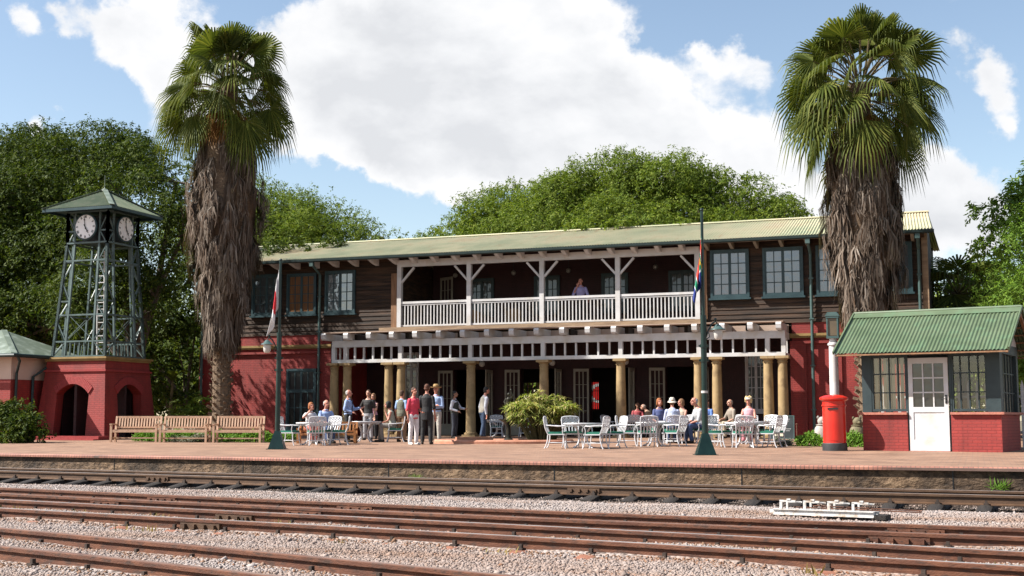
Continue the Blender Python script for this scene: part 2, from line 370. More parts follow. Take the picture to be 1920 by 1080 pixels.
def link(name, me, parent=None, loc=(0, 0, 0), rz=0):
    o = bpy.data.objects.new(name, me); COL.objects.link(o)
    o.location = loc; o.rotation_euler = (0, 0, rz)
    if parent is not None: o.parent = parent
    return o
def obj(name, mb, mats, parent=None, smooth=False, loc=(0, 0, 0), rz=0, label=None):
    o = link(name, mesh(mb, name, mats, smooth), parent, loc, rz)
    if label: o['label'] = label
    return o
def tag(o, label, cat, group=None):
    o['label'] = label; o['category'] = cat
    if group: o['group'] = group
    return o
def thing(name, label, cat, loc=(0, 0, 0), rz=0, group=None):
    o = bpy.data.objects.new(name, None); COL.objects.link(o)
    o.location = loc; o.rotation_euler = (0, 0, rz); o.empty_display_size = .2
    return tag(o, label, cat, group)
def struct(o): o['kind'] = 'structure'; return o
def stuff(o): o['kind'] = 'stuff'; return o
def dup(root, loc, rz, label, group=None):
    r = root.copy(); COL.objects.link(r); r.location = loc; r.rotation_euler = (0, 0, rz); r['label'] = label
    if group: r['group'] = group
    for ch in list(root.children):
        c = ch.copy(); COL.objects.link(c); c.parent = r
        for g in ch.children:
            d = g.copy(); COL.objects.link(d); d.parent = c
    return r
def zg(y): return 0 if y < 26 else min(.1, .1*(y-26)/12)     # the platform rises slightly towards the veranda
# directions of the view along the ground: used to lay out table groups as seen from the tracks
RV = Vector((.94, .342, 0)); FV = Vector((-.342, .94, 0))
def rel(c, r, f):
    p = Vector((c[0], c[1], 0)) + RV*r + FV*f
    return (p.x, p.y, zg(p.y))
# ------------------------------------------------------------------ camera, sun, sky
cam = bpy.data.cameras.new('camera'); camo = bpy.data.objects.new('camera', cam); COL.objects.link(camo)
cam.lens = 44.63; cam.sensor_width = 36; cam.clip_end = 3000; cam.clip_start = .1
camo.location = (0, 0, .68); camo.rotation_euler = (R(90+5.93), 0, R(20))
SC.camera = camo
ELEV = R(45); LX, LY = .88, .475                       # light travels to the right and into the facade
sd = bpy.data.lights.new('sun', 'SUN'); sd.energy = 5.0; sd.angle = R(.53); sd.color = (1, .955, .88)
so = bpy.data.objects.new('sun', sd); COL.objects.link(so)
so.rotation_euler = Vector((LX*math.cos(ELEV), LY*math.cos(ELEV), -math.sin(ELEV))).to_track_quat('-Z', 'Y').to_euler()
so.location = (-20, -10, 30)

W = bpy.data.worlds.new('World'); SC.world = W; W.use_nodes = True
nt = W.node_tree; n = nt.nodes; l = nt.links
bg = n['Background']; bg.inputs['Strength'].default_value = 1
sky = n.new('ShaderNodeTexSky'); sky.sky_type = 'NISHITA'; sky.sun_disc = False
sky.sun_elevation = ELEV; sky.sun_rotation = math.atan2(-LX, -LY) % (2*PI)
sky.air_density = 1.0; sky.dust_density = .6; sky.ozone_density = 1.5
def mth(op, a=None, b=None, c=None, clamp=False):
    x = n.new('ShaderNodeMath'); x.operation = op; x.use_clamp = clamp
    for i, v in enumerate((a, b, c)):
        if v is None: continue
        if isinstance(v, (int, float)): x.inputs[i].default_value = v
        else: l.new(v, x.inputs[i])
    return x.outputs[0]
tc = n.new('ShaderNodeTexCoord'); D = tc.outputs['Generated']
def dot(v):
    x = n.new('ShaderNodeVectorMath'); x.operation = 'DOT_PRODUCT'; l.new(D, x.inputs[0]); x.inputs[1].default_value = v
    return x.outputs['Value']
# sky chart: tangent plane facing north-west over the station (fixed in the world)
rr = dot((.9397, .3420, 0)); ff = dot((-.3420, .9397, 0)); uu = dot((0, 0, 1))
fs = mth('MAXIMUM', ff, .08)
front = mth('GREATER_THAN', ff, .08)
def noise(scale, detail, rough, vec, dist=0):
    t = n.new('ShaderNodeTexNoise'); t.inputs['Scale'].default_value = scale; t.inputs['Detail'].default_value = detail
    t.inputs['Roughness'].default_value = rough; t.inputs['Distortion'].default_value = dist
    l.new(vec, t.inputs['Vector']); return t.outputs['Fac']
mp = n.new('ShaderNodeMapping'); mp.inputs['Scale'].default_value = (1, 1, 1.7); l.new(D, mp.inputs[0])
NV = mp.outputs[0]
n1 = noise(4.2, 9, .56, NV, .15)
n2 = noise(12, 11, .64, NV, .1)
mp2 = n.new('ShaderNodeMapping'); mp2.inputs['Location'].default_value = (.012, .02, .028); mp2.inputs['Scale'].default_value = (1, 1, 1.7); l.new(D, mp2.inputs[0])
n1b = noise(4.2, 5, .5, mp2.outputs[0], .15)
wa = noise(9, 7, .6, D); mpw = n.new('ShaderNodeMapping'); mpw.inputs['Location'].default_value = (5.2, 1.3, 3.1); l.new(D, mpw.inputs[0]); wb = noise(9, 7, .6, mpw.outputs[0])
A = mth('ADD', mth('DIVIDE', rr, fs), mth('MULTIPLY', mth('SUBTRACT', wa, .5), .17)); B = mth('ADD', mth('DIVIDE', uu, fs), mth('MULTIPLY', mth('SUBTRACT', wb, .5), .13))
# cumulus bodies: (bearing, height, half-widths, weight) in the chart, bearing 0 = straight over the roof middle
CL = [(0.370, 0.140, 0.070, 0.022, 0.8), (-0.277, 0.277, 0.042, 0.050, 1), (-0.298, 0.311, 0.029, 0.029, 0.8), (-0.244, 0.248, 0.029, 0.042, 0.9), (-0.143, 0.269, 0.067, 0.059, 1.1), (-0.067, 0.273, 0.088, 0.063, 1.2), (0.008, 0.277, 0.076, 0.063, 1.1), (0.050, 0.244, 0.055, 0.042, 1.05), (-0.034, 0.223, 0.071, 0.025, 1), (-0.109, 0.238, 0.055, 0.029, 0.9), (0.109, 0.232, 0.059, 0.034, 1.1), (0.164, 0.221, 0.059, 0.034, 1.05), (0.218, 0.203, 0.055, 0.034, 1), (-0.042, 0.178, 0.019, 0.012, 1), (0.059, 0.203, 0.046, 0.017, 0.8), (0.176, 0.288, 0.034, 0.017, 0.7), (0.147, 0.298, 0.015, 0.014, 0.5), (0.294, 0.161, 0.084, 0.029, 0.95), (0.349, 0.173, 0.050, 0.025, 0.95), (0.387, 0.284, 0.024, 0.021, 0.95), (0.397, 0.246, 0.014, 0.014, 0.65), (0.338, 0.209, 0.025, 0.015, 0.7), (-0.397, 0.230, 0.013, 0.017, 0.7), (-0.401, 0.315, 0.014, 0.018, 0.7), (-0.357, 0.313, 0.019, 0.009, 0.55), (-0.109, 0.323, 0.080, 0.021, 1), (0.021, 0.321, 0.063, 0.021, 0.95), (-0.221, 0.319, 0.012, 0.017, -0.6), (0.118, 0.307, 0.029, 0.017, -0.35), (0.269, 0.269, 0.046, 0.046, -0.3), (-0.366, 0.269, 0.029, 0.025, -0.25), (-0.130, 0.188, 0.046, 0.017, -0.3), (0.227, 0.257, 0.025, 0.025, 0.45), (0.206, 0.282, 0.021, 0.013, 0.35)]
tot = None
for (a, b, w, h, k) in CL:
    da = mth('DIVIDE', mth('SUBTRACT', A, a), w); db = mth('DIVIDE', mth('SUBTRACT', B, b), h)
    q = mth('MULTIPLY', mth('ADD', mth('MULTIPLY', da, da), mth('MULTIPLY', db, db)), -.85)
    g_ = mth('MULTIPLY', mth('EXPONENT', q), k)
    tot = g_ if tot is None else mth('ADD', tot, g_)
body = mth('MULTIPLY', tot, front)
behind = mth('MULTIPLY', mth('SUBTRACT', 1, front), .40)
d0 = mth('ADD', mth('ADD', body, behind), mth('MULTIPLY', mth('SUBTRACT', n1, .5), 1.9))
dens = mth('ADD', d0, mth('MULTIPLY', mth('SUBTRACT', n2, .5), 1.0))
mr = n.new('ShaderNodeMapRange'); mr.interpolation_type = 'SMOOTHSTEP'; mr.inputs[1].default_value = .30; mr.inputs[2].default_value = .74
l.new(dens, mr.inputs[0])
ov = n.new('ShaderNodeMapRange'); ov.inputs[1].default_value = .34; ov.inputs[2].default_value = .55; ov.inputs[3].default_value = 1; ov.inputs[4].default_value = .06; l.new(uu, ov.inputs[0])
mask = mth('MULTIPLY', mr.outputs[0], ov.outputs[0])
# thick parts are greyer, edges and sunward heads whiter
thick = n.new('ShaderNodeMapRange'); thick.inputs[1].default_value = .55; thick.inputs[2].default_value = 1.7; l.new(d0, thick.inputs[0])
lit = mth('MULTIPLY', mth('SUBTRACT', n1b, n1), 5.0)
sh = mth('ADD', mth('MULTIPLY', thick.outputs[0], .62), mth('ADD', lit, mth('MULTIPLY', mth('SUBTRACT', n2, .5), .7)), clamp=True)
cr = _ramp(n, [(.0, (.42, .42, .424)), (.5, (.375, .38, .39)), (1, (.315, .322, .336))]); l.new(sh, cr.inputs[0])
sk = n.new('ShaderNodeMixRGB'); sk.blend_type = 'MULTIPLY'; sk.inputs[0].default_value = 1; l.new(sky.outputs[0], sk.inputs[1])
SKYK = .072
sk.inputs[2].default_value = (SKYK*1.22, SKYK*1.12, SKYK*1.02, 1)
mx = n.new('ShaderNodeMixRGB'); l.new(mask, mx.inputs[0]); l.new(sk.outputs[0], mx.inputs[1]); l.new(cr.outputs[0], mx.inputs[2])
l.new(mx.outputs[0], bg.inputs['Color'])
SC.view_settings.view_transform = 'Standard'; SC.view_settings.look = 'None'; SC.view_settings.exposure = 1.3; SC.view_settings.gamma = 1
SC.render.engine = 'CYCLES'
SC.cycles.max_bounces = 6; SC.cycles.diffuse_bounces = 3; SC.cycles.transparent_max_bounces = 8
try: SC.cycles.use_denoising = True
except Exception: pass
SC.cycles.use_adaptive_sampling = True

# ------------------------------------------------------------------ ground, platform
EDGE = [(-70, 23.2), (-40, 21.9), (-18.7, 20.75), (-10.4, 19.98), (-4.3, 19.62), (.6, 19.55), (8, 19.6), (30, 19.8)]
def poly_at(pts, x):
    for (x0, y0), (x1, y1) in zip(pts, pts[1:]):
        if x <= x1: return y0 + (y1-y0)*(x-x0)/(x1-x0)
    return pts[-1][1]
def smooth_line(pts, step=.5):
    """Catmull-Rom through ground points"""
    out = []
    P = [Vector((*p, 0)) for p in pts]; P = [P[0]*2-P[1]] + P + [P[-1]*2-P[-2]]
    for i in range(1, len(P)-2):
        k = max(2, int((P[i+1]-P[i]).length/step))
        for j in range(k):
            t = j/k
            out.append(.5*((2*P[i]) + (P[i+1]-P[i-1])*t + (2*P[i-1]-5*P[i]+4*P[i+1]-P[i+2])*t*t + (3*P[i]-P[i-1]-3*P[i+1]+P[i+2])*t**3))
    out.append(P[-2]); return out
EL = [(p.x, p.y) for p in smooth_line(EDGE, 1)]
g = MB(); g.quad((-900, -300, -.46), (900, -300, -.46), (900, 1500, -.46), (-900, 1500, -.46))
struct(obj('ground', g, M('dry_ground', (.10, .085, .05), (.16, .13, .08), .6, .95, .3, 8)))
# ballast bed: gently uneven grid
xs = np.arange(-46, 16.01, .1); ys = np.arange(-2, 21.6, .1)
X, Y = np.meshgrid(xs, ys, indexing='ij')
T1 = [(-60, 23.7), (-32, 20.9), (-17.7, 19.15), (-10, 18.15), (-4, 17.4), (.54, 17.05), (12, 16.4), (25, 15.8)]
T2 = [(-50, 21.4), (-30, 17.3), (-12.3, 13.42), (-6.5, 12.22), (-2.6, 11.55), (.33, 11.2), (6, 10.6), (16, 9.6)]
T3 = [(-50, 19.6), (-30, 15.4), (-10.2, 11.28), (-5.5, 10.37), (-2.15, 9.7), (.27, 9.1), (6, 7.9), (16, 5.8)]
T4 = [(-50, 20.9), (-20, 12.1), (-7.5, 8.2), (-5.5, 7.6), (-3.9, 7.08), (-2.8, 6.72), (2, 5.1), (10, 2.4)]
def yline(T, x): return np.interp(x, [p[0] for p in T], [p[1] for p in T])
def bedz(x, y):
    z = -.340 + .012*np.sin(x*1.3+y*2.1)*np.sin(y*1.7-x*.6) + .008*np.sin(x*4.1)*np.sin(y*5.3+1)
    for T in (T2, T3, T4): z = z + .030*np.clip((.62-np.abs(y-yline(T, x)))/.15, 0, 1)
    z = z - .085*np.clip((y-(yline(T1, x)-2.6))/1.7, 0, 1)
    return z
Z = bedz(X, Y)
def gridmesh(name, X, Y, Z, mat):
    nx, ny = X.shape
    V = np.stack([X.ravel(), Y.ravel(), Z.ravel()], 1)
    i, j = np.meshgrid(np.arange(nx-1), np.arange(ny-1), indexing='ij'); a = (i*ny+j).ravel()
    return npmesh(name, V, np.stack([a, a+ny, a+ny+1, a+1], 1), mat, True)
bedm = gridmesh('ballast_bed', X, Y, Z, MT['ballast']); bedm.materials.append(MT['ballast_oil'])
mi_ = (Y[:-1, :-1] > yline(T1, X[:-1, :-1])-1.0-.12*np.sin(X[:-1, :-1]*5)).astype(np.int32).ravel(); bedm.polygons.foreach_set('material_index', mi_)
struct(link('ballast_bed', bedm))
# platform: paving sheet, coping course, rock-faced wall below
plat = bpy.data.objects.new('platform', None); COL.objects.link(plat); struct(plat)
v = []; f = []
cols_y = [26, 38, 62]
for (x, y) in EL: v += [(x, y, 0)] + [(x, yy, zg(yy)) for yy in cols_y]
m4 = 4
for i in range(len(EL)-1):
    for k in range(3): f.append((i*m4+k, (i+1)*m4+k, (i+1)*m4+k+1, i*m4+k+1))
b = MB(); b.add(v, f); o = obj('paving', b, MT['paving'], plat)
b = MB()
for (x0, y0), (x1, y1) in zip(EL, EL[1:]):
    b.add([(x0, y0-.05, -.050), (x0, y0-.05, -.012), (x0, y0-.035, .004), (x0, y0+.17, .004), (x1, y1-.05, -.050), (x1, y1-.05, -.012), (x1, y1-.035, .004), (x1, y1+.17, .004), (x0, y0+.03, -.050), (x1, y1+.03, -.050)],
          [(0, 4, 5, 1), (1, 5, 6, 2), (2, 6, 7, 3), (8, 9, 4, 0)])
obj('coping', b, MT['coping'], plat)
b = MB(); zt, zb = -.045, -.47
for (x0, y0), (x1, y1) in zip(EL, EL[1:]): b.quad((x0, y0, zb), (x1, y1, zb), (x1, y1, zt), (x0, y0, zt))
b.mat(1)
x = -40.
while x < 14:
    y = poly_at(EL, x); b.box(x-.008, x+.008, y-.006, y+.02, zb, zt+.05); x += 3.05
obj('retaining_face', b, [MT['rock'], MT['black']], plat)

# ------------------------------------------------------------------ railway tracks
def offs(line, d):
    out = []
    for i, p in enumerate(line):
        t = (line[min(i+1, len(line)-1)] - line[max(i-1, 0)]).normalized()
        out.append(p + Vector((-t.y, t.x, 0))*d)
    return out
RP = [(-.055, 0), (.055, 0), (.055, .012), (.012, .026), (.010, .088), (.030, .097), (.030, .122), (.024, .128), (-.024, .128), (-.030, .122), (-.030, .097), (-.010, .088), (-.012, .026), (-.055, .012)]
ZR = -.352
def rail_mb(line):
    b = MB(); k = len(RP)
    vs = []
    for i, p in enumerate(line):
        t = (line[min(i+1, len(line)-1)] - line[max(i-1, 0)]).normalized(); nn = Vector((-t.y, t.x, 0))
        for (u, z) in RP: vs.append(p + nn*u + Vector((0, 0, ZR+z)))
    b.v = [tuple(q) for q in vs]
    for i in range(len(line)-1):
        for j in range(k):
            b.f.append((i*k+j, i*k+(j+1) % k, (i+1)*k+(j+1) % k, (i+1)*k+j)); b.mi.append(1 if j == 7 else 0)
    return b
def along(line, d0, step, dmax=1e9):
    """points and headings every step units"""
    out = []; acc = -d0
    for a, c in zip(line, line[1:]):
        L = (c-a).length; t = (c-a)/L
        while acc + L > step*len(out) - 1e-9 and step*len(out)-acc <= L:
            s_ = step*len(out)-acc
            if s_ < 0: break
            out.append((a+t*s_, t))
        acc += L
    return out
def track(label, pts, gauge, mat, head, sleeper, sl_step, joints, clipside=-1, xr=(-26, 10), raise_=.0, sl_len=1.75, clipz=.022):
    root = thing('railway_track', label, 'railway track', (pts[2][0], pts[2][1], -.37), 0, 'railway tracks in front of the platform')
    org = Matrix.Translation((-pts[2][0], -pts[2][1], .37))
    cl = smooth_line(pts, .6)
    for sgn in (1, -1):
        ln = offs(cl, sgn*gauge/2)
        obj('rail', rail_mb(ln).xf(org), [mat, head], root, True)
    sl = [(p, t) for p, t in along(cl, 0, sl_step) if xr[0] < p.x < xr[1]]
    sl.sort(key=lambda q: q[0].length); sl = sl[:90]
    for p, t in sl:
        ang = math.atan2(t.y, t.x) + random.uniform(-.03, .03)
        L = sl_len*random.uniform(.96, 1.04); b = MB()
        prof = [(-.10, -.05), (-.085, .0), (-.05, .018), (.05, .018), (.085, .0), (.10, -.05)]
        n_ = 7; vs = []
        for i in range(n_):
            u = -1+2*i/(n_-1); dz = -.05*max(0, abs(u)-.8)/.2; w = 1-.15*max(0, abs(u)-.7)
            for (a, z) in prof: vs.append((a*w, u*L/2, z+dz+random.uniform(-.004, .004)))
        k = len(prof)
        b.add(vs, [(i*k+j, i*k+j+1, (i+1)*k+j+1, (i+1)*k+j) for i in range(n_-1) for j in range(k-1)] + [tuple(range(k)), tuple((n_-1)*k+j for j in range(k-1, -1, -1))])
        b.xf(Matrix.Translation((p.x, p.y, ZR-.02+raise_)) @ Matrix.Rotation(ang, 4, 'Z')); b.xf(org)
        obj('sleeper', b, sleeper, root, True)
    # rail fastenings: small clips on both sides of each rail at each sleeper
    b = MB()
    for p, t in sl:
        nn = Vector((-t.y, t.x, 0))
        for sg in (1, -1):
            for sd_ in (1, -1):
                q = p + nn*(sg*gauge/2 + sd_*.062)
                mm = Matrix.Translation((q.x, q.y, ZR+clipz)) @ Matrix.Rotation(math.atan2(t.y, t.x), 4, 'Z')
                b.box(-.028, .028, -.03, .03, -.01, .022, mm); b.box(-.014, .014, -.014, .014, .02, .052, mm)
    o = obj('rail_clip', b.xf(org), MT['clip'], root); stuff(o)
    for (jx, sg) in joints:
        best = min(offs(cl, sg*gauge/2), key=lambda q: abs(q.x-jx)); t = (cl[-1]-cl[0]).normalized()
        i = min(range(len(cl)), key=lambda q: abs(cl[q].x-jx)); t = (cl[min(i+1, len(cl)-1)]-cl[max(i-1, 0)]).normalized()
        mm = Matrix.Translation((best.x, best.y, ZR)) @ Matrix.Rotation(math.atan2(t.y, t.x), 4, 'Z'); b = MB()
        for sd_ in (1, -1):
            b.box(-.24, .24, sd_*.012-.016 if sd_ > 0 else -.036, .036 if sd_ > 0 else .004, .022, .09, mm)
            b.box(-.24, .24, .03 if sd_ > 0 else -.052, .052 if sd_ > 0 else -.03, .010, .034, mm)
            for bx in (-.18, -.06, .06, .18):
                mb_ = mm @ Matrix.Translation((bx, sd_*.048, .06)); b.box(-.02, .02, -.018, .018, -.02, .02, mb_)
        obj('fishplate', b.xf(org), mat if head is not MT['polish'] else MT['rustdark'], root)
    return root
track('dark oiled railway track closest to the platform wall, with polished rail heads', T1, .98, MT['rustdark'], MT['polish'], MT['sleeperdark'], .56,
      [(-13.6, 1), (-13.0, -1), (-6.3, 1), (-5.3, -1)], xr=(-30, 8), raise_=.008, sl_len=1.76, clipz=.01)
track('rusty railway track second out from the platform, just beyond the white lever frame', T2, .86, MT['rust'], MT['dullhead'], MT['sleeperrust'], .62,
      [(-9.6, 1), (-9.2, -1), (-6.1, 1), (-6.3, -1), (-.25, 1), (-.4, -1)], raise_=-.035)
track('rusty railway track third out from the platform, with one shiny rail head', T3, .92, MT['rust'], MT['polish'], MT['sleeperrust'], .62,
      [(-7.2, 1), (-6.6, -1)], raise_=.03)
track('rusty railway track in the nearest left corner, running off at the bottom', T4, .86, MT['rust'], MT['dullhead'], MT['sleeperrust'], .62, [], raise_=-.035)

# ballast stones: real stones over the bed, denser close by
rng = np.random.default_rng(3)
def stones(N, x0, x1, y0, y1, s0, s1, cond):
    x = rng.uniform(x0, x1, N); y = rng.uniform(y0, y1, N)
    k = cond(x, y); x, y = x[k], y[k]; m = len(x)
    s = rng.uniform(s0, s1, m)
    base = np.array([(1, 0, 0), (-1, 0, 0), (0, 1, 0), (0, -1, 0), (0, 0, 1), (0, 0, -1)], float)
    P = base[None]*rng.uniform(.6, 1.25, (m, 6, 1)) + rng.uniform(-.25, .25, (m, 6, 3))
    th = rng.uniform(0, 2*PI, m); c, s_ = np.cos(th), np.sin(th)
    ph = rng.uniform(-.9, .9, m); c2, s2 = np.cos(ph), np.sin(ph)
    yy = P[..., 1]*c2[:, None]-P[..., 2]*s2[:, None]; zz = P[..., 1]*s2[:, None]+P[..., 2]*c2[:, None]
    xx = P[..., 0]*c[:, None]-yy*s_[:, None]; yy = P[..., 0]*s_[:, None]+yy*c[:, None]
    zb_ = bedz(x, y)
    V = np.stack([xx*s[:, None]+x[:, None], yy*s[:, None]+y[:, None], zz*s[:, None]*.75+(zb_+s*.25)[:, None]], -1).reshape(-1, 3)
    T = np.array([(0, 2, 4), (2, 1, 4), (1, 3, 4), (3, 0, 4), (2, 0, 5), (1, 2, 5), (3, 1, 5), (0, 3, 5)])
    F = (np.arange(m)[:, None, None]*6 + T[None]).reshape(-1, 3)
    near = np.full(m, 9.)
    for T, gz in ((T2, .86), (T3, .92), (T4, .86)):
        for sg in (1, -1): near = np.minimum(near, np.abs(y-yline(T, x)-sg*gz/2*1.03))
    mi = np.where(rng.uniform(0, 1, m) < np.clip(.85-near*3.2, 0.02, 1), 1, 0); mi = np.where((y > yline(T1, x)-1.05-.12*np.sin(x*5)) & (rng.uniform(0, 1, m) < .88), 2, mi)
    return V, F, np.repeat(mi, 8)
def inview(x, y):
    d = -.342*x+.94*y; r = .94*x+.342*y
    return (d > 5.5) & (np.abs(r/d) < .43)
def rail_clear(x, y):
    ok = np.ones(len(x), bool)
    for T, gz in ((T1, .98), (T2, .86), (T3, .92), (T4, .86)):
        yc = np.interp(x, [p[0] for p in T], [p[1] for p in T])
        for sg in (1, -1): ok &= np.abs(y-yc-sg*gz/2*1.03) > .07
    return ok
parts = [stones(330000, -12, 6, 5, 12, .008, .0175, lambda x, y: inview(x, y) & rail_clear(x, y)),
         stones(220000, -22, 8, 11.5, 18, .010, .019, lambda x, y: inview(x, y) & rail_clear(x, y) & (y < np.interp(x, [p[0] for p in T1], [p[1] for p in T1])+.9)),
         stones(4000, -16, 6, 5, 18, .02, .034, lambda x, y: inview(x, y) & rail_clear(x, y))]
V = []; F = []; Q = []; o_ = 0
for a, c, q in parts: V.append(a); F.append(c+o_); Q.append(q); o_ += len(a)
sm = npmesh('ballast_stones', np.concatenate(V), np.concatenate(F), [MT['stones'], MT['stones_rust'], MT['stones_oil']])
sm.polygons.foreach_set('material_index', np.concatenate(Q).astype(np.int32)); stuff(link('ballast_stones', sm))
# ------------------------------------------------------------------ station building
ST = thing('station_building', 'long two storey red brick and dark timber station building with white balcony and columned veranda', 'station building', (-14.5, 45, .1))
SO = Matrix.Translation((14.5, -45, -.1))
def st(name, b, mats, parent=None, smooth=False, label=None):
    return obj(name, b.xf(SO), mats, parent or ST, smooth, label=label)
FY, BY = 41.5, 44.5            # front wall plane, back wall of veranda and balcony
XL, XR = -27.7, -1.3
# lower brick walls
b = MB()
b.box(XL, -22.2, FY, FY+.3, 0, 3.8)                  # left wing front
b.box(XL, XL+.3, FY+.3, 49, 0, 3.8)                  # left end
b.box(-22.5, -22.2, FY+.3, BY, 0, 3.8)               # left return into veranda
WL = b; b = MB(); b.box(-5.5, XR, FY, FY+.3, 0, 3.8)                   # right wing front
b.box(XR-.3, XR, FY+.3, 49, 0, 3.8)
b.box(-5.5, -5.2, FY+.3, BY, 0, 3.8)
for x0, x1 in ((XL-.06, XL+.45), (-22.62, -22.14), (-5.56, -5.05), (-4.35, -3.95), (-1.75, XR+.06)):   # flat piers
    (WL if x0 < -15 else b).box(x0, x1, FY-.07, FY-.002, 0, 3.12)
WL.box(XL-.06, -22.14, FY-.09, FY-.003, 3.12, 3.2); b.box(-5.56, XR+.06, FY-.09, FY-.003, 3.12, 3.2)
st('brick_wall', WL, MT['red']); st('brick_wall', b, MT['red'])
b = MB()
DO = [(-18.54, -17.0), (-15.85, -14.3), (-13.18, -11.55), (-10.36, -8.85)]        # doorways into the building
xs_ = [-22.2]
for a, c in DO: xs_ += [a, c]
xs_ += [-5.5]
for i in range(0, len(xs_), 2): b.box(xs_[i], xs_[i+1], BY, BY+.3, 0, 3.8)
for a, c in DO: b.box(a, c, BY, BY+.3, 2.56, 3.8)
st('veranda_back_wall', b, MT['redshade'])
b = MB()
b.box(XL-.05, -22.12, FY-.13, FY-.004, 3.36, 3.44); b.box(XL-.02, -22.14, FY-.1, FY-.005, 3.30, 3.36)
b.box(-5.58, XR+.05, FY-.13, FY-.004, 3.36, 3.44); b.box(-5.56, XR+.02, FY-.1, FY-.005, 3.30, 3.36)
st('cornice_band', b, MT['ochredark'])
# rear wall with two openings you look right through, interior floor and ceiling
b = MB()
op = [(-17.4, -16.6, 1.45, 2.2), (-14.50, -14.16, 1.1, 2.2), (-8.1, -7.6, 1.2, 3)]
x = XL
for (a, c, z0, z1) in op:
    b.box(x, a, 49, 49.25, 0, 3.8); b.box(a, c, 49, 49.25, 0, z0); b.box(a, c, 49, 49.25, z1, 3.8); x = c
b.box(x, XR, 49, 49.25, 0, 3.8); b.box(XL, XR, 49, 49.25, 3.8, 7.0)
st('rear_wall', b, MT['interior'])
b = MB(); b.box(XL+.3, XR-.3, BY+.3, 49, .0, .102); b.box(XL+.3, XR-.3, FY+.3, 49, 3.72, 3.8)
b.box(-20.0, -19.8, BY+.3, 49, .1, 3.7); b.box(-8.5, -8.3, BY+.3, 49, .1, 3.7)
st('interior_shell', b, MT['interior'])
fb = MB()
for (a, c, z0, z1) in op[:2]:
    for k in range(5): x = a+(c-a)*k/4; fb.box(x-.02, x+.02, 49.08, 49.14, z0, z1)
    for k in range(4): z = z0+(z1-z0)*k/3; fb.box(a, c, 49.085, 49.135, z-.015, z+.015)
st('rear_window', fb, MT['black'])
# upper timber walls: lapped boards
def boards(b, x0, x1, y, z0, z1, pitch=.158, hole=None):
    z = z0
    while z < z1-.01:
        zz = min(z+pitch, z1)
        b.add([(x0, y-.035, z), (x1, y-.035, z), (x1, y-.008, zz), (x0, y-.008, zz), (x0, y+.1, z), (x1, y+.1, z), (x1, y+.1, zz), (x0, y+.1, zz)],
              [(0, 1, 2, 3), (0, 4, 5, 1), (0, 3, 7, 4), (1, 5, 6, 2), (3, 2, 6, 7)])
        z = zz
b = MB(); boards(b, XL, -19.42, FY, 3.8, 6.55); b.box(XL, XL+.2, FY+.1, 49, 3.8, 6.6); b.box(-19.62, -19.44, FY+.1, BY, 3.8, 6.5)
st('timber_wall', b, MT['timber'])
b = MB(); boards(b, -8.42, XR, FY, 3.8, 6.55); b.box(XR-.2, XR, FY+.1, 49, 3.8, 6.6); b.box(-8.4, -8.22, FY+.1, BY, 3.8, 6.5)
st('timber_wall', b, MT['timber'])
b = MB(); b.box(-19.42, -8.42, BY, BY+.2, 3.9, 7.4); st('balcony_back_wall', b, MT['redshade'])
b = MB(); b.box(XR-.13, XR+.05, FY-.07, FY+.15, 3.82, 6.6); st('corner_board', b, MT['ledge'])
b = MB(); b.box(-19.72, -19.50, FY-.09, FY-.04, 3.98, 5.95); st('corner_board', b, MT['warmwood'])
b = MB(); b.box(-8.36, -8.22, FY-.09, FY-.04, 3.98, 6.3); st('corner_board', b, MT['warmwood'])
# windows
def window(x0, x1, z0, z1, y, cols, rows, mat, pane, sashes=2, fw=.075, name='window', mw=.028, transom=None):
    b = MB(); yo = y-.075
    b.box(x0, x0+fw, yo, y, z0, z1); b.box(x1-fw, x1, yo, y, z0, z1); b.box(x0+fw, x1-fw, yo, y, z1-fw, z1); b.box(x0+fw, x1-fw, yo, y, z0, z0+fw)
    b.box(x0-.05, x1+.05, yo-.05, y-.002, z0-.06, z0-.001)
    xa, xb, za, zb = x0+fw, x1-fw, z0+fw, z1-fw
    sw = (xb-xa)/sashes
    for s_ in range(sashes):
        a, c = xa+s_*sw, xa+(s_+1)*sw; w = .045
        b.box(a, a+w, yo+.02, y-.012, za, zb); b.box(c-w, c, yo+.02, y-.012, za, zb)
        b.box(a+w, c-w, yo+.02, y-.012, za, za+w); b.box(a+w, c-w, yo+.02, y-.012, zb-w, zb)
        for k in range(1, cols): x = a+w+(c-a-2*w)*k/cols; b.box(x-mw/2, x+mw/2, yo+.03, y-.02, za+w, zb-w)
        for k in range(1, rows): z = za+w+(zb-za-2*w)*k/rows; b.box(a+w, c-w, yo+.032, y-.022, z-mw/2, z+mw/2)
    if transom: b.box(xa, xb, yo+.005, y-.008, transom-.04, transom+.04)
    fr = st(name, b, mat)
    b = MB()
    for s_ in range(sashes):
        a, c = xa+s_*sw+.04, xa+(s_+1)*sw-.04; ty = random.uniform(-.004, .004); tz = random.uniform(-.006, .003)
        b.quad((a, y-.027+ty, za+.04), (c, y-.027-ty, za+.04), (c, y-.027-ty-tz, zb-.04), (a, y-.027+ty-tz, zb-.04))
    st('pane', b, pane, fr)
    return fr
WY = FY-.03
window(-27.15, -25.95, 4.56, 6.12, WY, 2, 4, MT['teal'], MT['glass'])
window(-25.52, -24.25, 4.56, 6.12, WY, 2, 4, MT['teal'], MT['glass'])
window(-24.02, -22.78, 4.56, 6.10, WY, 2, 4, MT['teal'], MT['curtain'])
window(-22.42, -21.18, 4.56, 6.14, WY, 2, 4, MT['teal'], MT['glass'])
for x0, x1 in ((-8.10, -6.82), (-6.38, -5.08), (-4.68, -3.40), (-3.02, -1.72)): window(x0, x1, 4.66, 6.26, WY, 2, 4, MT['teal'], MT['glass'])
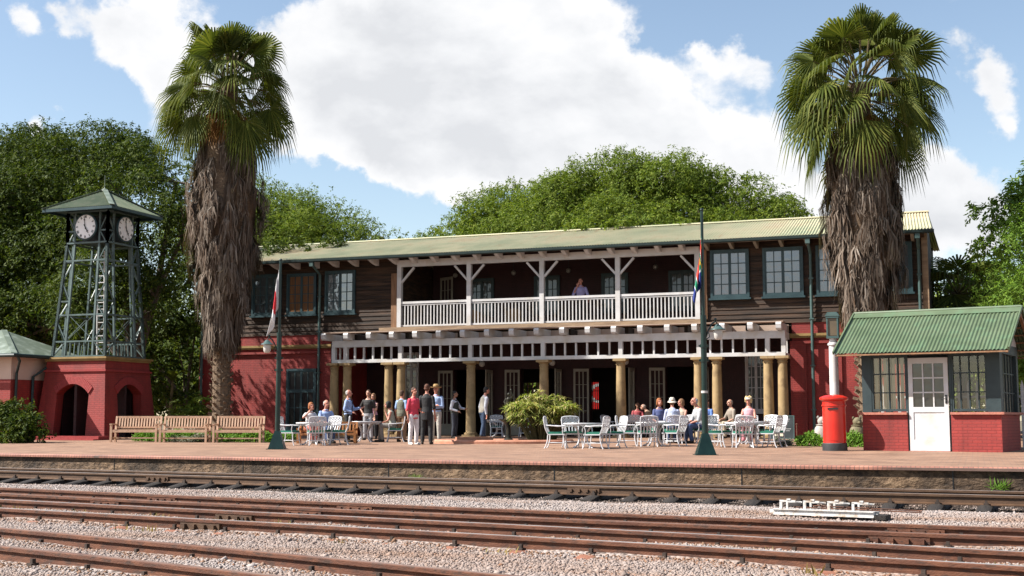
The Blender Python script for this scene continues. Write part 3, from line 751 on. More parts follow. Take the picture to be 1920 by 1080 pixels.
window(-23.98, -22.74, .35, 2.56, FY-.005, 2, 3, MT['teal'], MT['glassdark'], transom=1.72, mw=.03)
window(-20.6, -19.98, .9, 3.25, BY-.004, 1, 5, MT['whitewood'], MT['glassdark'], mw=.03, fw=.06, transom=2.6)
window(-7.52, -6.78, .95, 3.0, BY-.004, 2, 5, MT['whitewood'], MT['glassdark'], mw=.025, fw=.06)
for x in (-17.9, -15.3, -12.7, -10.2): window(x, x+1.0, 4.6, 6.0, BY-.01, 2, 3, MT['teal'], MT['glassdark'])
# veranda french doors: left leaf folded back on the wall, right leaf standing out square
def leaf(b, w, h, mx=2):
    b.box(0, .07, 0, .04, 0, h); b.box(w-.07, w, 0, .04, 0, h); b.box(.07, w-.07, 0, .04, 0, .42); b.box(.07, w-.07, 0, .04, h-.1, h)
    for k in range(1, mx+1): x = .07+(w-.14)*k/(mx+1); b.box(x-.02, x+.02, .008, .032, .42, h-.1)
    for k in range(1, 4): z = .42+(h-.52)*k/4; b.box(.07, w-.07, .010, .030, z-.008, z+.008)
for a, c in DO:
    b = MB(); leaf(b, .56, 2.42); b.xf(Matrix.Translation((a-.02, BY-.06, .11)) @ Matrix.Rotation(R(180+14), 4, 'Z'))
    d = st('door', b, MT['cream'])
    b = MB(); b.box(-.03, .03, -.06, .0, -.02, .02); b.xf(Matrix.Translation((a-.5, BY-.2, 1.1))); st('handle', b, MT['black'], d)
    b = MB(); leaf(b, .62, 2.42); b.xf(Matrix.Translation((c+.02, BY-.04, .11)) @ Matrix.Rotation(R(-93), 4, 'Z')); st('door', b, MT['cream'])
b = MB(); leaf(b, .75, 2.1, 2); b.xf(Matrix.Translation((-19.0, BY-.3, 3.95)) @ Matrix.Rotation(R(-30), 4, 'Z')); st('door', b, MT['cream'])
# columns
cx_ = [-21.38, -20.87, -19.25, -18.78, -16.16, -13.53, -10.88, -8.31, -7.72, -6.1, -5.65]
for x in cx_:
    b = MB(); cy_ = 40.3
    b.box(x-.24, x+.24, cy_-.24, cy_+.24, .02, .18)
    b.lathe([(.215, .18), (.225, .21), (.215, .245), (.178, .255), (.168, .28), (.165, .9), (.158, 1.6), (.142, 2.46), (.16, 2.47), (.16, 2.5), (.145, 2.51), (.145, 2.54), (.20, 2.595)], 20, (x, cy_, 0))
    b.box(x-.215, x+.215, cy_-.215, cy_+.215, 2.595, 2.676)
    st('column', b, MT['ochre'], smooth=True)
# white lattice beam over the columns
b = MB(); y0, y1 = 40.22, 40.38
b.box(-21.46, -5.54, y0, y1, 3.235, 3.47); b.box(-21.46, -5.54, y0, y1, 2.68, 2.80)
maj = [-21.40, -20.93, -18.80, -16.17, -13.55, -10.87, -8.28, -6.10, -5.60]
for x in maj: b.box(x-.07, x+.07, y0+.006, y1-.006, 2.80, 3.235)
for a, c in zip(maj, maj[1:]):
    k = {True: 0}.get(c-a < .8, 6 if c-a > 2.4 else 5)
    for j in range(1, k+1): x = a+(c-a)*j/(k+1); b.box(x-.028, x+.028, y0+.04, y1-.04, 2.80, 3.235)
# end returns back to the wall
for x in (-21.40, -5.62):
    b.box(x-.05, x+.05, y1, FY-.08, 3.25, 3.46); b.box(x-.05, x+.05, y1, FY-.08, 2.69, 2.79)
    for k in range(1, 3): y = y1+(FY-y1)*k/3; b.box(x-.03, x+.03, y-.03, y+.03, 2.79, 3.25)
st('lattice_beam', b, MT['white'])
for k in range(19):
    x = -21.62+.885*k; b = MB(); w = .085
    yz = [(39.86, 3.53), (39.90, 3.48), (FY-.04, 3.48), (FY-.04, 3.72), (39.88, 3.72), (39.84, 3.66)]
    b.prism(yz, 'x', x-w, x+w); st('canopy_rafter', b, MT['white'])
b = MB()
for k in range(2): b.box(-21.62, -5.55, 39.88+k*.265, 40.14+k*.265, 3.722, 3.75)
st('canopy_boards', b, MT['soffit'])
b = MB(); b.box(-21.6, -5.56, 41.18, 41.22, 3.475, 3.72); st('canopy_fascia', b, MT['soffit'])
b = MB()
for k in range(8): x = -20.6+k*1.98; b.box(x-.06, x+.06, 40.4, BY, 3.5, 3.7)
b.box(-22.2, -5.5, FY-.01, BY, 3.702, 3.72)
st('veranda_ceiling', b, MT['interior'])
# balcony
b = MB(); b.box(-20.0, -8.3, 41.05, FY-.01, 3.80, 3.93); b.box(-20.0, -8.3, 41.0, 41.05, 3.83, 3.96); st('balcony_ledge', b, MT['ledge'])
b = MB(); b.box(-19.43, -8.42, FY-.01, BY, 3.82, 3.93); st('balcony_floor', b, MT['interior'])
PX = [-19.36, -16.66, -13.95, -11.24, -8.52]; BYF = 41.38
for x in PX:
    b = MB(); b.box(x-.08, x+.08, BYF-.08, BYF+.08, 3.94, 6.16)
    for s_ in (-1, 1):
        if x+s_*.7 < -19.4 or x+s_*.7 > -8.5: continue
        b.bar((x+s_*.075, BYF, 5.60), (x+s_*.56, BYF, 6.13), .07, .085, up=(0, 1, 0))
    st('balcony_post', b, MT['white'])
b = MB(); b.box(-19.44, -8.44, BYF-.075, BYF+.075, 6.16, 6.40); st('balcony_beam', b, MT['white'])
for a, c in zip(PX, PX[1:]):
    b = MB(); b.box(a+.08, c-.08, BYF-.05, BYF+.05, 4.82, 4.90); b.box(a+.08, c-.08, BYF-.035, BYF+.035, 4.0, 4.06); b.box(a+.08, c-.08, BYF-.03, BYF+.03, 4.76, 4.80)
    k = 19
    for j in range(1, k+1): x = a+.08+(c-a-.16)*j/(k+1); b.box(x-.02, x+.02, BYF-.02, BYF+.02, 4.06, 4.76)
    st('balustrade', b, MT['white'])
# main roof: corrugated sheets on two slopes
EY, EZ, RY, RZ, QY, QZ = 40.72, 6.53, 45.0, 7.72, 49.6, 6.95
def corrug(b, x0, x1, p0, p1, pitch=.095, amp=.017, x0b=None, x1b=None, seg=6, rows=1):
    """corrugated sheet between two lines along x: p0=(y,z) eave, p1=(y,z) ridge; may taper"""
    x0b = x0 if x0b is None else x0b; x1b = x1 if x1b is None else x1b
    nn = int((x1-x0)/pitch*seg); d = Vector((p1[0]-p0[0], p1[1]-p0[1])); nrm = Vector((-d.y, d.x)).normalized()
    if nrm.y < 0: nrm = -nrm
    base = len(b.v)
    for i in range(nn+1):
        t = i/nn; h = amp*math.sin(2*PI*i/seg)
        for r_ in range(rows+1):
            u = r_/rows; x = (x0+(x1-x0)*t)*(1-u)+(x0b+(x1b-x0b)*t)*u
            b.v.append((x, p0[0]+d.x*u+nrm.x*h, p0[1]+d.y*u+nrm.y*h))
    k = rows+1
    for i in range(nn):
        for r_ in range(rows): b.f.append((base+i*k+r_, base+(i+1)*k+r_, base+(i+1)*k+r_+1, base+i*k+r_+1)); b.mi.append(b.cur)
b = MB(); corrug(b, -28.4, -1.06, (EY, EZ), (RY, RZ), x0b=-28.2, x1b=-1.30)
corrug(b, -28.4, -1.06, (QY, QZ), (RY, RZ), x0b=-28.2, x1b=-1.30)
roof = st('roof', b, MT['roof'], smooth=True)
b = MB(); b.tube([(-28.2, RY, RZ+.0), (-1.28, RY, RZ+.0)], .055, 8); b.bar((-28.2, RY-.09, RZ-.012), (-1.29, RY-.09, RZ-.012), .16, .012)
st('ridge_cap', b, MT['roof'], roof, True)
b = MB(); b.prism([(EY-.10, EZ-.02), (EY-.09, EZ-.10), (EY-.03, EZ-.13), (EY+.03, EZ-.10), (EY+.04, EZ-.03)], 'x', -28.45, -1.02)
st('gutter', b, MT['gutter'], roof, True)
b = MB(); b.box(-28.1, -1.4, EY+.045, FY-.02, EZ-.035, EZ-.02, Matrix.Identity(4)); st('eave_soffit', b, MT['soffit'], roof)
b = MB(); b.prism([(EY+.1, EZ-.08), (RY, RZ-.16), (QY-.1, QZ-.16), (QY-.1, QZ-.2), (FY+.15, EZ-.2)], 'x', XR-.16, XR-.04); st('gable_boarding', b, MT['timber'])
x = -27.6
while x < -1.5:
    if not (-19.3 < x < -8.5): yA = FY-.03
    else: yA = BYF-.07
    wide = .07 if x < -8.4 else .05
    b = MB(); b.prism([(EY+.06, EZ-.07), (EY+.07, EZ-.13), (yA-.25, EZ-.24), (yA, EZ-.27), (yA, EZ-.037), (EY+.06, EZ-.037)], 'x', x-wide, x+wide)
    st('eave_bracket', b, MT['white' if x < -8.4 else 'cream']); x += .81
def pipe(x, top, bot, y=FY-.14, hopper=True):
    b = MB(); b.tube([(x, EY-.02, EZ-.12), (x, EY+.04, EZ-.22), (x, y, top), (x, y, bot)], .05, 10)
    if hopper: b.box(x-.07, x+.07, EY-.06, EY+.08, EZ-.28, EZ-.12)
    for z in (5.2, 3.9, 2.4, 1.0):
        if z < top: b.box(x-.075, x+.075, y-.06, y+.07, z-.02, z+.02)
    return st('downpipe', b, MT['pipe'], smooth=True)
pipe(-22.6, 6.0, .12); pipe(-4.84, 6.0, .12); pipe(-1.52, 6.0, .12); pipe(-27.62, 6.0, .12)
for x in (-19.78, -17.05, -14.32, -11.59, -8.88):
    b = MB(); b.tube([(x, 43.6, 3.7), (x, 43.6, 2.88)], .012, 6); b.lathe([(.05, 2.84), (.055, 2.9), (.02, 2.92)], 10, (x, 43.6, 0)); r_ = st('hanging_lamp', b, MT['black'])
    b = MB(); b.ell((x, 43.6, 2.73), (.115, .115, .115), 14, 10); st('globe', b, MT['globe'], r_, True)
for x in (-18.0, -13.6, -10.4, -15.7):
    b = MB(); b.tube([(x, 43.3, 6.8), (x, 43.3, 6.12)], .012, 6); r_ = st('hanging_lamp', b, MT['black'])
    b = MB(); b.ell((x, 43.3, 6.02), (.09, .09, .09), 12, 8); st('globe', b, MT['darkglobe'], r_, True)
# shrubs and a sign beyond the rear openings are real and stand behind the house
sgn = thing('enamel_sign', 'red and white enamel sign board seen through the open veranda door', 'sign', (-15.75, 54, .1))
b = MB(); b.box(-.7, .7, 0, .05, .6, 2.6); obj('board', b, MT['signred'], sgn)
b = MB()
for z in (.95, 1.5, 2.05): b.box(-.62, -.02, -.012, -.004, z-.10, z+.04)
for k in range(24):
    a0, a1 = 2*PI*k/24, 2*PI*(k+1)/24; cx, cz = .14, 1.75
    b.quad(*[(cx+r*math.cos(a), -.008, cz+r*math.sin(a)) for r, a in ((.30, a0), (.42, a0), (.42, a1), (.30, a1))])
obj('lettering', b, MT['white'], sgn)
b = MB(); b.box(-.6, -.5, .05, .12, -.1, 2.6); b.box(.5, .6, .05, .12, -.1, 2.6); obj('post', b, MT['black'], sgn)
# wicker chairs on the balcony
MT['wicker'] = M('tan_wicker', (.25, .14, .055), (.34, .2, .085), 30, .7, .6, 60)
def wicker(x, y, rz, label):
    t = thing('wicker_chair', label, 'chair', (x, y, 3.93), rz, 'wicker chairs on the balcony')
    b = MB(); b.box(-.26, .26, -.25, .25, .26, .34); obj('seat', b, MT['wicker'], t)
    b = MB()
    pr = []
    for k in range(13):
        a = PI*k/12; pr.append((.31*math.cos(a), -.02+.30*math.sin(a)))
    for (x0, y0), (x1, y1) in zip(pr, pr[1:]):
        h0 = .52+.2*max(0, y0)/.3; h1 = .52+.2*max(0, y1)/.3
        b.add([(x0, y0, .2), (x1, y1, .2), (x1*1.06, y1*1.06, h1), (x0*1.06, y0*1.06, h0), (x0*.9, y0*.9, .2), (x1*.9, y1*.9, .2), (x1*.97, y1*.97, h1), (x0*.97, y0*.97, h0)],
              [(0, 1, 2, 3), (7, 6, 5, 4), (3, 2, 6, 7), (0, 4, 5, 1)])
    obj('backrest', b, MT['wicker'], t)
    for sx in (-1, 1):
        for sy in (-1, 1): b = MB(); b.tube([(sx*.22, sy*.2, 0), (sx*.22, sy*.2, .27)], .025, 8); obj('leg', b, MT['wicker'], t)
    return t
wc = wicker(-16.85, 42.6, R(150), 'tan wicker chair behind the balcony rail, nearer the left balcony bays')
dup(wc, (-15.45, 42.7, 3.93), R(200), 'tan wicker chair behind the balcony rail, just left of the second inner post')

# ------------------------------------------------------------------ clock tower
TX, TY = -26.97, 34.5
TW = thing('clock_tower', 'clock tower of grey green steel lattice on a red brick arched base', 'clock tower', (TX, TY, .05))
def tw(name, b, mats, parent=None, smooth=False): return obj(name, b, mats, parent or TW, smooth)
H0, H1, zt = 1.36, 1.13, 2.50     # half-widths at the foot and top of the brick base
def arch_wall(b, rot, amat=False):
    """one battered side with an arched opening, as a shell .3 thick"""
    aw, zs = .62, 1.45; rise = .32
    def hw(z): return H0+(H1-H0)*z/zt
    m = Matrix.Rotation(rot, 4, 'Z')
    def P(x, z, inn=0): return m @ Vector((x, -(hw(z)-inn), z))
    N = 10; arc = [(-aw+2*aw*k/N, zs+rise*math.sin(PI*k/N)**.8) for k in range(N+1)]
    for inn in (0, .32):
        q = []
        q.append([P(-hw(0)+inn, 0, inn), P(-aw, 0, inn), P(-aw, zs, inn), P(-hw(zs)+inn, zs, inn)])
        q.append([P(aw, 0, inn), P(hw(0)-inn, 0, inn), P(hw(zs)-inn, zs, inn), P(aw, zs, inn)])
        q.append([P(-hw(zs)+inn, zs, inn), P(-aw, zs, inn), P(-aw, zt, inn), P(-hw(zt)+inn, zt, inn)])
        q.append([P(aw, zs, inn), P(hw(zs)-inn, zs, inn), P(hw(zt)-inn, zt, inn), P(aw, zt, inn)])
        for (x0, z0), (x1, z1) in zip(arc, arc[1:]): q.append([P(x0, z0, inn), P(x1, z1, inn), P(x1, zt, inn), P(x0, zt, inn)])
        for f in q: b.add(f, [(0, 1, 2, 3)])
    path = [(-aw, 0)] + arc + [(aw, 0)]
    for (x0, z0), (x1, z1) in zip(path, path[1:]): b.add([P(x0, z0), P(x1, z1), P(x1, z1, .32), P(x0, z0, .32)], [(0, 1, 2, 3)])
    return arc, P
b = MB(); ABS = []
for k in range(4):
    arc, P = arch_wall(b, k*PI/2)
    if k in (0, 1):
        ab = MB(); ABS.append(ab); N = 26
        for j in range(N):     # rowlock arch of separate bricks
            def ap(t, o):
                x = -.62+1.24*t; z = 1.45+.32*math.sin(PI*t)**.8 if 0 < t < 1 else 1.45
                dx = (t-.5)*1.3
                L = math.hypot(dx, 1); return (x+dx/L*o, z+o/L)
            t0, t1 = (j+.06)/N, (j+.94)/N
            pts = [ap(t0, .0), ap(t1, .0), ap(t1, .24), ap(t0, .24)]
            ab.add([P(x, z, -.035) for x, z in pts] + [P(x, z, .05) for x, z in pts], [(0, 1, 2, 3), (0, 4, 5, 1), (1, 5, 6, 2), (2, 6, 7, 3), (3, 7, 4, 0)])
base = tw('brick_base', b, MT['red'])
for ab in ABS: tw('arch', ab, MT['archbrick'], base)
b = MB(); b.box(-H1-.05, H1+.05, -H1-.05, H1+.05, 2.12, 2.18, Matrix.Identity(4))
b2 = MB(); 
for s_ in range(4):
    m = Matrix.Rotation(s_*PI/2, 4, 'Z'); b2.box(-H1-.08, H1+.08-.1, -H1-.08, -H1+.02, 2.16, 2.22, m)
tw('string_course', b2, MT['archbrick'], base)
b = MB(); b.box(-H1-.05, H1+.05, -H1-.05, H1+.05, zt, zt+.07); b.box(-H1-.10, H1+.10, -H1-.10, H1+.10, zt+.07, zt+.13); tw('cornice', b, MT['ochredark'])
b = MB(); b.box(-H1+.04, H1-.04, -.05, .05, 0, zt); b.box(-.05, .05, -H1+.04, H1-.04, 0, zt); b.box(-H1+.34, H1-.34, H1-.42, H1-.36, 0, zt); b.box(-H1+.36, -H1+.42, -H1+.34, H1-.43, 0, zt); tw('dark_infill', b, MT['redshade'], base)  # panels added inside the base so the arches read dark
b = MB(); b.box(-1.5, 1.6, -1.95, -1.38, -.1, .13); b.box(-1.55, 1.65, -2.25, -1.95, -.1, .04); tw('steps', b, MT['archbrick'])
# steel lattice
z0, z1, z2 = zt+.13, 6.30, 7.38; w0, w1 = 1.02, .78
def hw(z): return w0+(w1-w0)*(z-z0)/(z1-z0) if z < z1 else w1
levels = [z0+.03, 3.35, 4.45, 5.35]
b = MB()
for s_ in range(4):
    m = Matrix.Rotation(s_*PI/2, 4, 'Z'); T = lambda x, z, y=0: m @ Vector((x, -hw(z)+y, z))
    inn = .36
    for sx in (-1, 1):
        b.bar(T(sx*hw(z0), z0), T(sx*w1, z1), .085); b.bar(T(sx*w1, z1), T(sx*w1, z2), .085)
        b.bar(T(sx*(w0-inn-.12), z0), T(sx*(w1-.30), z1), .065); b.bar(T(sx*(w1-.30), z1), T(sx*(w1-.30), z2), .055)
        zz = [z0+.03, 3.14, 3.8, 4.45, 5.1, 5.75, 6.3, 6.75, 7.3]
        for k, (a, c) in enumerate(zip(zz, zz[1:])):
            ia = inn+.12-(inn+.12-.30)*min(1, max(0, (a-z0)/(z1-z0))); ic = inn+.12-(inn+.12-.30)*min(1, max(0, (c-z0)/(z1-z0)))
            p = (sx*hw(a), a) if k % 2 == 0 else (sx*(hw(a)-ia), a)
            q = (sx*(hw(c)-ic), c) if k % 2 == 0 else (sx*hw(c), c)
            b.bar(T(*p), T(*q), .035); 
            if k in (2, 4, 6): b.bar(T(sx*hw(c), c), T(sx*(hw(c)-ic), c), .05)
    for z, w in ((z0+.03, .09), (3.14, .06), (4.0, .05), (5.78, .075), (6.36, .09), (z2, .1)): b.bar(T(-hw(z), z), T(hw(z), z), w, .05)
    for k in range(7): x = -.55+1.1*k/6; b.bar(T(x, z0), T(x*.98, 3.14), .028)
    b.bar(T(-.55, 3.14), T(.5, 4.0), .016); b.bar(T(.55, 3.14), T(-.5, 4.0), .016)
tw('steel_lattice', b, MT['steelgreen'])
b = MB()
for sx in (-.14, .14): b.bar((sx-.1, .2, z0), (sx-.1, .05, 6.2), .035)
for k in range(16): z = z0+.1+k*.22; b.bar((-.24,   .2-.15*k/16, z), (.04, .2-.15*k/16, z), .025)
tw('ladder', b, MT['white'])
b = MB()
for k in range(9):
    z = z0+.2+k*.36; b.tube([(.35+.05*math.sin(z*9), -.2, z), (.35+.06*math.sin(z*9+1), -.2, z+.2), (.35+.05*math.sin(z*9+2), -.2, z+.36)], .014, 5)
tw('pull_chain', b, MT['white'])
b = MB(); b.box(-.72, .72, -.72, .72, 6.40, 6.44); b.box(-.45, .45, -.45, .45, 6.44, 7.3); tw('clock_case', b, MT['black'])
for s_ in (0, 1):
    m = Matrix.Rotation(s_*PI/2, 4, 'Z'); cx = .0; cz = 6.87; fr = .42; y = -w1-.06
    b = MB(); b.lathe([(fr, 0), (fr+.025, .02), (fr+.02, .06), (fr-.02, .07), (fr-.03, .055)], 40, M_=m @ Matrix.Translation((cx, y, cz)) @ Matrix.Rotation(PI/2, 4, 'X'))
    ck = tw('clock', b, MT['teal'], smooth=True)
    b = MB(); b.lathe([(fr-.028, .04), (fr-.03, .064)], 40, M_=m @ Matrix.Translation((cx, y, cz)) @ Matrix.Rotation(PI/2, 4, 'X')); tw('dial', b, MT['clockface'], ck)
    b = MB(); Q = lambda x, z: m @ Vector((cx+x, y-.07, cz+z))
    nums = ['XII', 'I', 'II', 'III', 'IIII', 'V', 'VI', 'VII', 'VIII', 'IX', 'X', 'XI']
    for k, s in enumerate(nums):
        a = 2*PI*k/12; u = Vector((math.sin(a), math.cos(a))); tt = Vector((math.cos(a), -math.sin(a)))
        wd = {'I': .022, 'V': .034, 'X': .036}; tot_ = sum(wd[c] for c in s); o = -tot_/2
        for ch in s:
            c0 = o+wd[ch]/2; o += wd[ch]
            def bp(dx0, r0, dx1, r1, w): p = u*r0+tt*(c0+dx0); q = u*r1+tt*(c0+dx1); b.bar(Q(p.x, p.y), Q(q.x, q.y), w, .006, up=m @ Vector((0, 1, 0)))
            if ch == 'I': bp(0, .29, 0, .365, .010)
            elif ch == 'V': bp(-.012, .365, 0, .29, .011); bp(.012, .365, 0, .29, .006)
            else: bp(-.013, .365, .013, .29, .011); bp(.013, .365, -.013, .29, .006)
    for k in range(60):
        a = 2*PI*k/60; p = (math.sin(a)*.378, math.cos(a)*.378); q = (math.sin(a)*.392, math.cos(a)*.392); b.bar(Q(*p), Q(*q), .005, .006, up=m @ Vector((0, 1, 0)))
    tw('numeral_ring', b, MT['black'], ck)
    b = MB(); Q = lambda x, z: m @ Vector((cx+x, y-.085, cz+z)); up = m @ Vector((0, 1, 0))
    ah, am = 2*PI*(4.97/12), 2*PI*(58.5/60)
    for a, L, w in ((ah, .25, .05), (am, .34, .03)):
        d = Vector((math.sin(a), math.cos(a))); p = -d*.09; q = d*L*.75; b.bar(Q(p.x, p.y), Q(q.x, q.y), w*.6, .008, up=up)
        r_ = d*L; b.bar(Q(q.x, q.y), Q(r_.x, r_.y), w*.35, .008, up=up); q2 = d*(L*.62); b.bar(Q(q2.x, q2.y), Q(q.x, q.y), w*1.3, .009, up=up)
    tw('hands', b, MT['black'], ck)
# pyramid roof of sheets
ez, az, ew = 7.44, 8.22, 1.36
b = MB()
for s_ in range(4):
    m = Matrix.Rotation(s_*PI/2, 4, 'Z'); nn = 40*4
    for i in range(nn):
        def pt(i_):
            x = -ew+2*ew*i_/nn; h = .012*math.sin(2*PI*i_/4)
            top = 1-abs(x)/ew
            e = m @ Vector((x, -ew-h*.3, ez+h)); a = m @ Vector((x, -ew*(1-top)-h*.3, ez+(az-ez)*top+h*min(1, top*8)))
            return e, a
        e0, a0 = pt(i); e1, a1 = pt(i+1); b.add([e0, e1, a1, a0], [(0, 1, 2, 3)])
rf = tw('roof', b, MT['towersheet'], smooth=True)
b = MB()
for s_ in range(4):
    m = Matrix.Rotation(s_*PI/2+PI/4, 4, 'Z'); d = ew*math.sqrt(2); b.bar(m @ Vector((d+.01, 0, ez+.02)), m @ Vector((.05, 0, az+.02)), .16, .02)
b.lathe([(.14, az-.03), (.1, az+.03), (.03, az+.06), (.012, az+.1), (.010, az+.48), (.003, az+.5)], 10)
tw('hip_cap', b, MT['greysheet'], rf)
b = MB(); b.add([(-ew+.03, -ew+.03, ez-.02), (ew-.03, -ew+.03, ez-.02), (ew-.03, ew-.03, ez-.02), (-ew+.03, ew-.03, ez-.02)], [(0, 1, 2, 3)])
for s_ in range(4): b.box(-ew, ew-.03, -ew, -ew+.03, ez-.1, ez-.012, Matrix.Rotation(s_*PI/2, 4, 'Z'))
tw('eave_board', b, MT['teal'], rf)

# ------------------------------------------------------------------ low building at the left edge
LB = thing('low_station_house', 'low pink and red station house with pale green hipped roof at the left edge', 'building', (-30, 33.5, .05))
def lb(name, b, mats, parent=None, smooth=False): return obj(name, b.xf(Matrix.Translation((30, -33.5, -.05))), mats, parent or LB, smooth)
b = MB(); b.box(-36, -28.45, 32.15, 34.9, 0, 1.95); w_ = lb('lower_wall', b, MT['red'])
b = MB(); b.box(-35.99, -28.46, 32.16, 34.89, 1.95, 2.75); lb('upper_wall', b, MT['plasterpink'])
b = MB(); ze = 2.72
e = [(-36.6, 31.75, ze), (-28.0, 31.75, ze), (-28.0, 35.3, ze), (-36.6, 35.3, ze)]; r0, r1 = (-34.8, 33.5, 3.62), (-30.0, 33.5, 3.62)
for q in ([e[0], e[1], r1, r0], [e[1], e[2], r1], [e[2], e[3], r0, r1], [e[3], e[0], r0]): b.add(q, [tuple(range(len(q)))])
rf = lb('roof', b, MT['greysheet'])
b = MB(); b.bar((-28.0, 31.75, ze+.02), r1, .18, .03); lb('hip_cap', b, MT['greysheet'], rf)
b = MB(); b.tube([(-36.6, 31.7, ze-.04), (-27.95, 31.7, ze-.04), (-27.95, 35.3, ze-.04)], .06, 8); lb('gutter', b, MT['gutter'], rf, True)
for pts in ([(-28.0, 31.9, 2.66), (-28.0, 32.0, 2.5), (-28.36, 32.3, 2.15), (-28.36, 32.3, 0)], [(-28.0, 33.6, 2.66), (-28.0, 33.55, 2.5), (-28.36, 33.05, 2.05), (-28.36, 33.05, 0)]):
    b = MB(); b.tube(pts, .045, 8); lb('downpipe', b, MT['gutter'], None, True)

# ------------------------------------------------------------------ ticket kiosk
KA = R(-11.6)
KX, KY = -2.32, 28.60
KI = thing('platform_kiosk', 'small brick kiosk with green corrugated gable roof and white half glazed door', 'kiosk', (KX, KY, 0), KA)
def ki(name, b, mats, parent=None, smooth=False): return obj(name, b, mats, parent or KI, smooth)
KW, KD = 2.86, 2.05          # front width, depth; local x along the front, y into the depth
dx0, dx1 = .99, 1.83
b = MB()
b.box(0, dx0-.03, 0, .16, 0, .79); b.box(dx1+.03, KW, 0, .16, 0, .79); b.box(0, .16, .16, KD, 0, .79); b.box(KW-.16, KW, .16, KD, 0, .79); b.box(.16, KW-.16, KD-.16, KD, 0, .79)
base = ki('brick_base', b, MT['red'])
b = MB(); b.box(-.07, dx0-.03, -.07, .2, .79, .84); b.box(-.07, .2, .2, KD+.07, .79, .84); ki('brick_sill', b, MT['sillbrick'], base)
b = MB(); b.box(dx1+.03, KW+.07, -.07, .2, .79, .84); b.box(KW-.2, KW+.07, .2, KD+.07, .79, .84)
ki('brick_sill', b, MT['sillbrick'], base)
zE = 2.06
b = MB()
for x0, x1 in ((.0, .2), (dx0-.03, dx0), (dx1, dx1+.05), (KW-.26, KW)): b.box(x0, x1, .03, .15, .84 if x0 not in (dx0-.03, dx1) else 0, zE)
b.box(0, KW, .02, .16, zE, zE+.22)
for y0, y1 in ((.15, .3), (KD-.2, KD)): 
    for x0, x1 in ((0, .12), (KW-.12, KW)): b.box(x0, x1, y0, y1, .84, zE)
for x0, x1 in ((0, .12), (KW-.12, KW)): b.box(x0, x1, .16, KD, zE, zE+.2)
b.box(.12, KW-.12, KD-.12, KD, zE-.1, zE+.2)
ki('timber_frame', b, MT['kioskteal'])
def kwin(x0, x1, cols, rows, bars):
    b = MB(); z0, z1 = .86, zE
    b.box(x0, x1, .04, .12, z0, z0+.05); b.box(x0, x1, .04, .12, z1-.05, z1); b.box(x0, x0+.04, .04, .12, z0+.05, z1-.05); b.box(x1-.04, x1, .04, .12, z0+.05, z1-.05)
    for k in range(1, cols): x = x0+(x1-x0)*k/cols; b.box(x-.012, x+.012, .05, .10, z0+.05, z1-.05)
    for k in range(1, rows): z = z0+(z1-z0)*k/rows; b.box(x0+.04, x1-.04, .052, .098, z-.012, z+.012)
    f = ki('window', b, MT['kioskteal'])
    b = MB(); b.quad((x0, .085, z0), (x1, .085, z0), (x1, .085, z1), (x0, .085, z1)); ki('pane', b, bars, f)
MT['clearglass'], _nt, _n, _l, _b = _new('clear_window_glass')
_tr = _n.new('ShaderNodeBsdfTransparent'); _gl = _n.new('ShaderNodeBsdfGlossy'); _gl.inputs['Roughness'].default_value = .02; _mx = _n.new('ShaderNodeMixShader'); _mx.inputs[0].default_value = .10
_tr.inputs['Color'].default_value = (.86, .9, .88, 1)
_l.new(_tr.outputs[0], _mx.inputs[1]); _l.new(_gl.outputs[0], _mx.inputs[2]); _l.new(_mx.outputs[0], _n['Material Output'].inputs[0])
kwin(.2, dx0-.03, 4, 3, MT['clearglass']); kwin(dx1+.05, KW-.26, 4, 3, MT['clearglass'])
b = MB()
for x0 in (0,): pass
for k in range(1, 5): y = .3+(KD-.5)*k/5; b.box(KW-.09, KW-.05, y-.015, y+.015, .84, zE)
for k in range(1, 3): z = .84+(zE-.84)*k/3; b.box(KW-.088, KW-.052, .3, KD-.2, z-.012, z+.012)
sw = ki('window', b, MT['kioskteal'])
b = MB(); b.quad((KW-.07, .3, .84), (KW-.07, KD-.2, .84), (KW-.07, KD-.2, zE), (KW-.07, .3, zE)); ki('pane', b, MT['glassdark'], sw)
# vertical louvre blind behind the left window
b = MB()
for k in range(8):
    x = .24+k*.092; m = Matrix.Translation((x+.03, .21, 0)) @ Matrix.Rotation(R(28), 4, 'Z'); b.box(-.034, .034, -.004, .004, .88, zE-.02, m)
ki('vertical_blind', b, MT['paper'])
b = MB(); b.box(.1, KW-.1, KD-.175, KD-.165, .1, .8) ; b.box(.12, KW-.12, .2, KD-.2, .0, .03); ki('inner_lining', b, MT['interior'])
# door
b = MB(); dz = 1.99; y0, y1 = .0, .05
st_ = .10
b.box(dx0+.01, dx0+st_, y0, y1, .03, dz); b.box(dx1-st_, dx1-.01, y0, y1, .03, dz); b.box(dx0+st_, dx1-st_, y0, y1, dz-.12, dz); b.box(dx0+st_, dx1-st_, y0, y1, .84, .95); b.box(dx0+st_, dx1-st_, y0, y1, .03, .26)
b.box(dx0+st_, dx1-st_, y0+.015, y1-.01, .26, .84)
for k in (1, 2): x = dx0+st_+(dx1-dx0-2*st_)*k/3; b.box(x-.014, x+.014, y0+.004, y1-.006, .95, dz-.12)
for k in (1, 2): z = .95+(dz-.12-.95)*k/3; b.box(dx0+st_, dx1-st_, y0+.006, y1-.008, z-.014, z+.014)
dr = ki('door', b, MT['whitewood'])
b = MB(); b.quad((dx0+st_, .03, .95), (dx1-st_, .03, .95), (dx1-st_, .03, dz-.12), (dx0+st_, .03, dz-.12)); ki('pane', b, MT['glassdark'], dr)
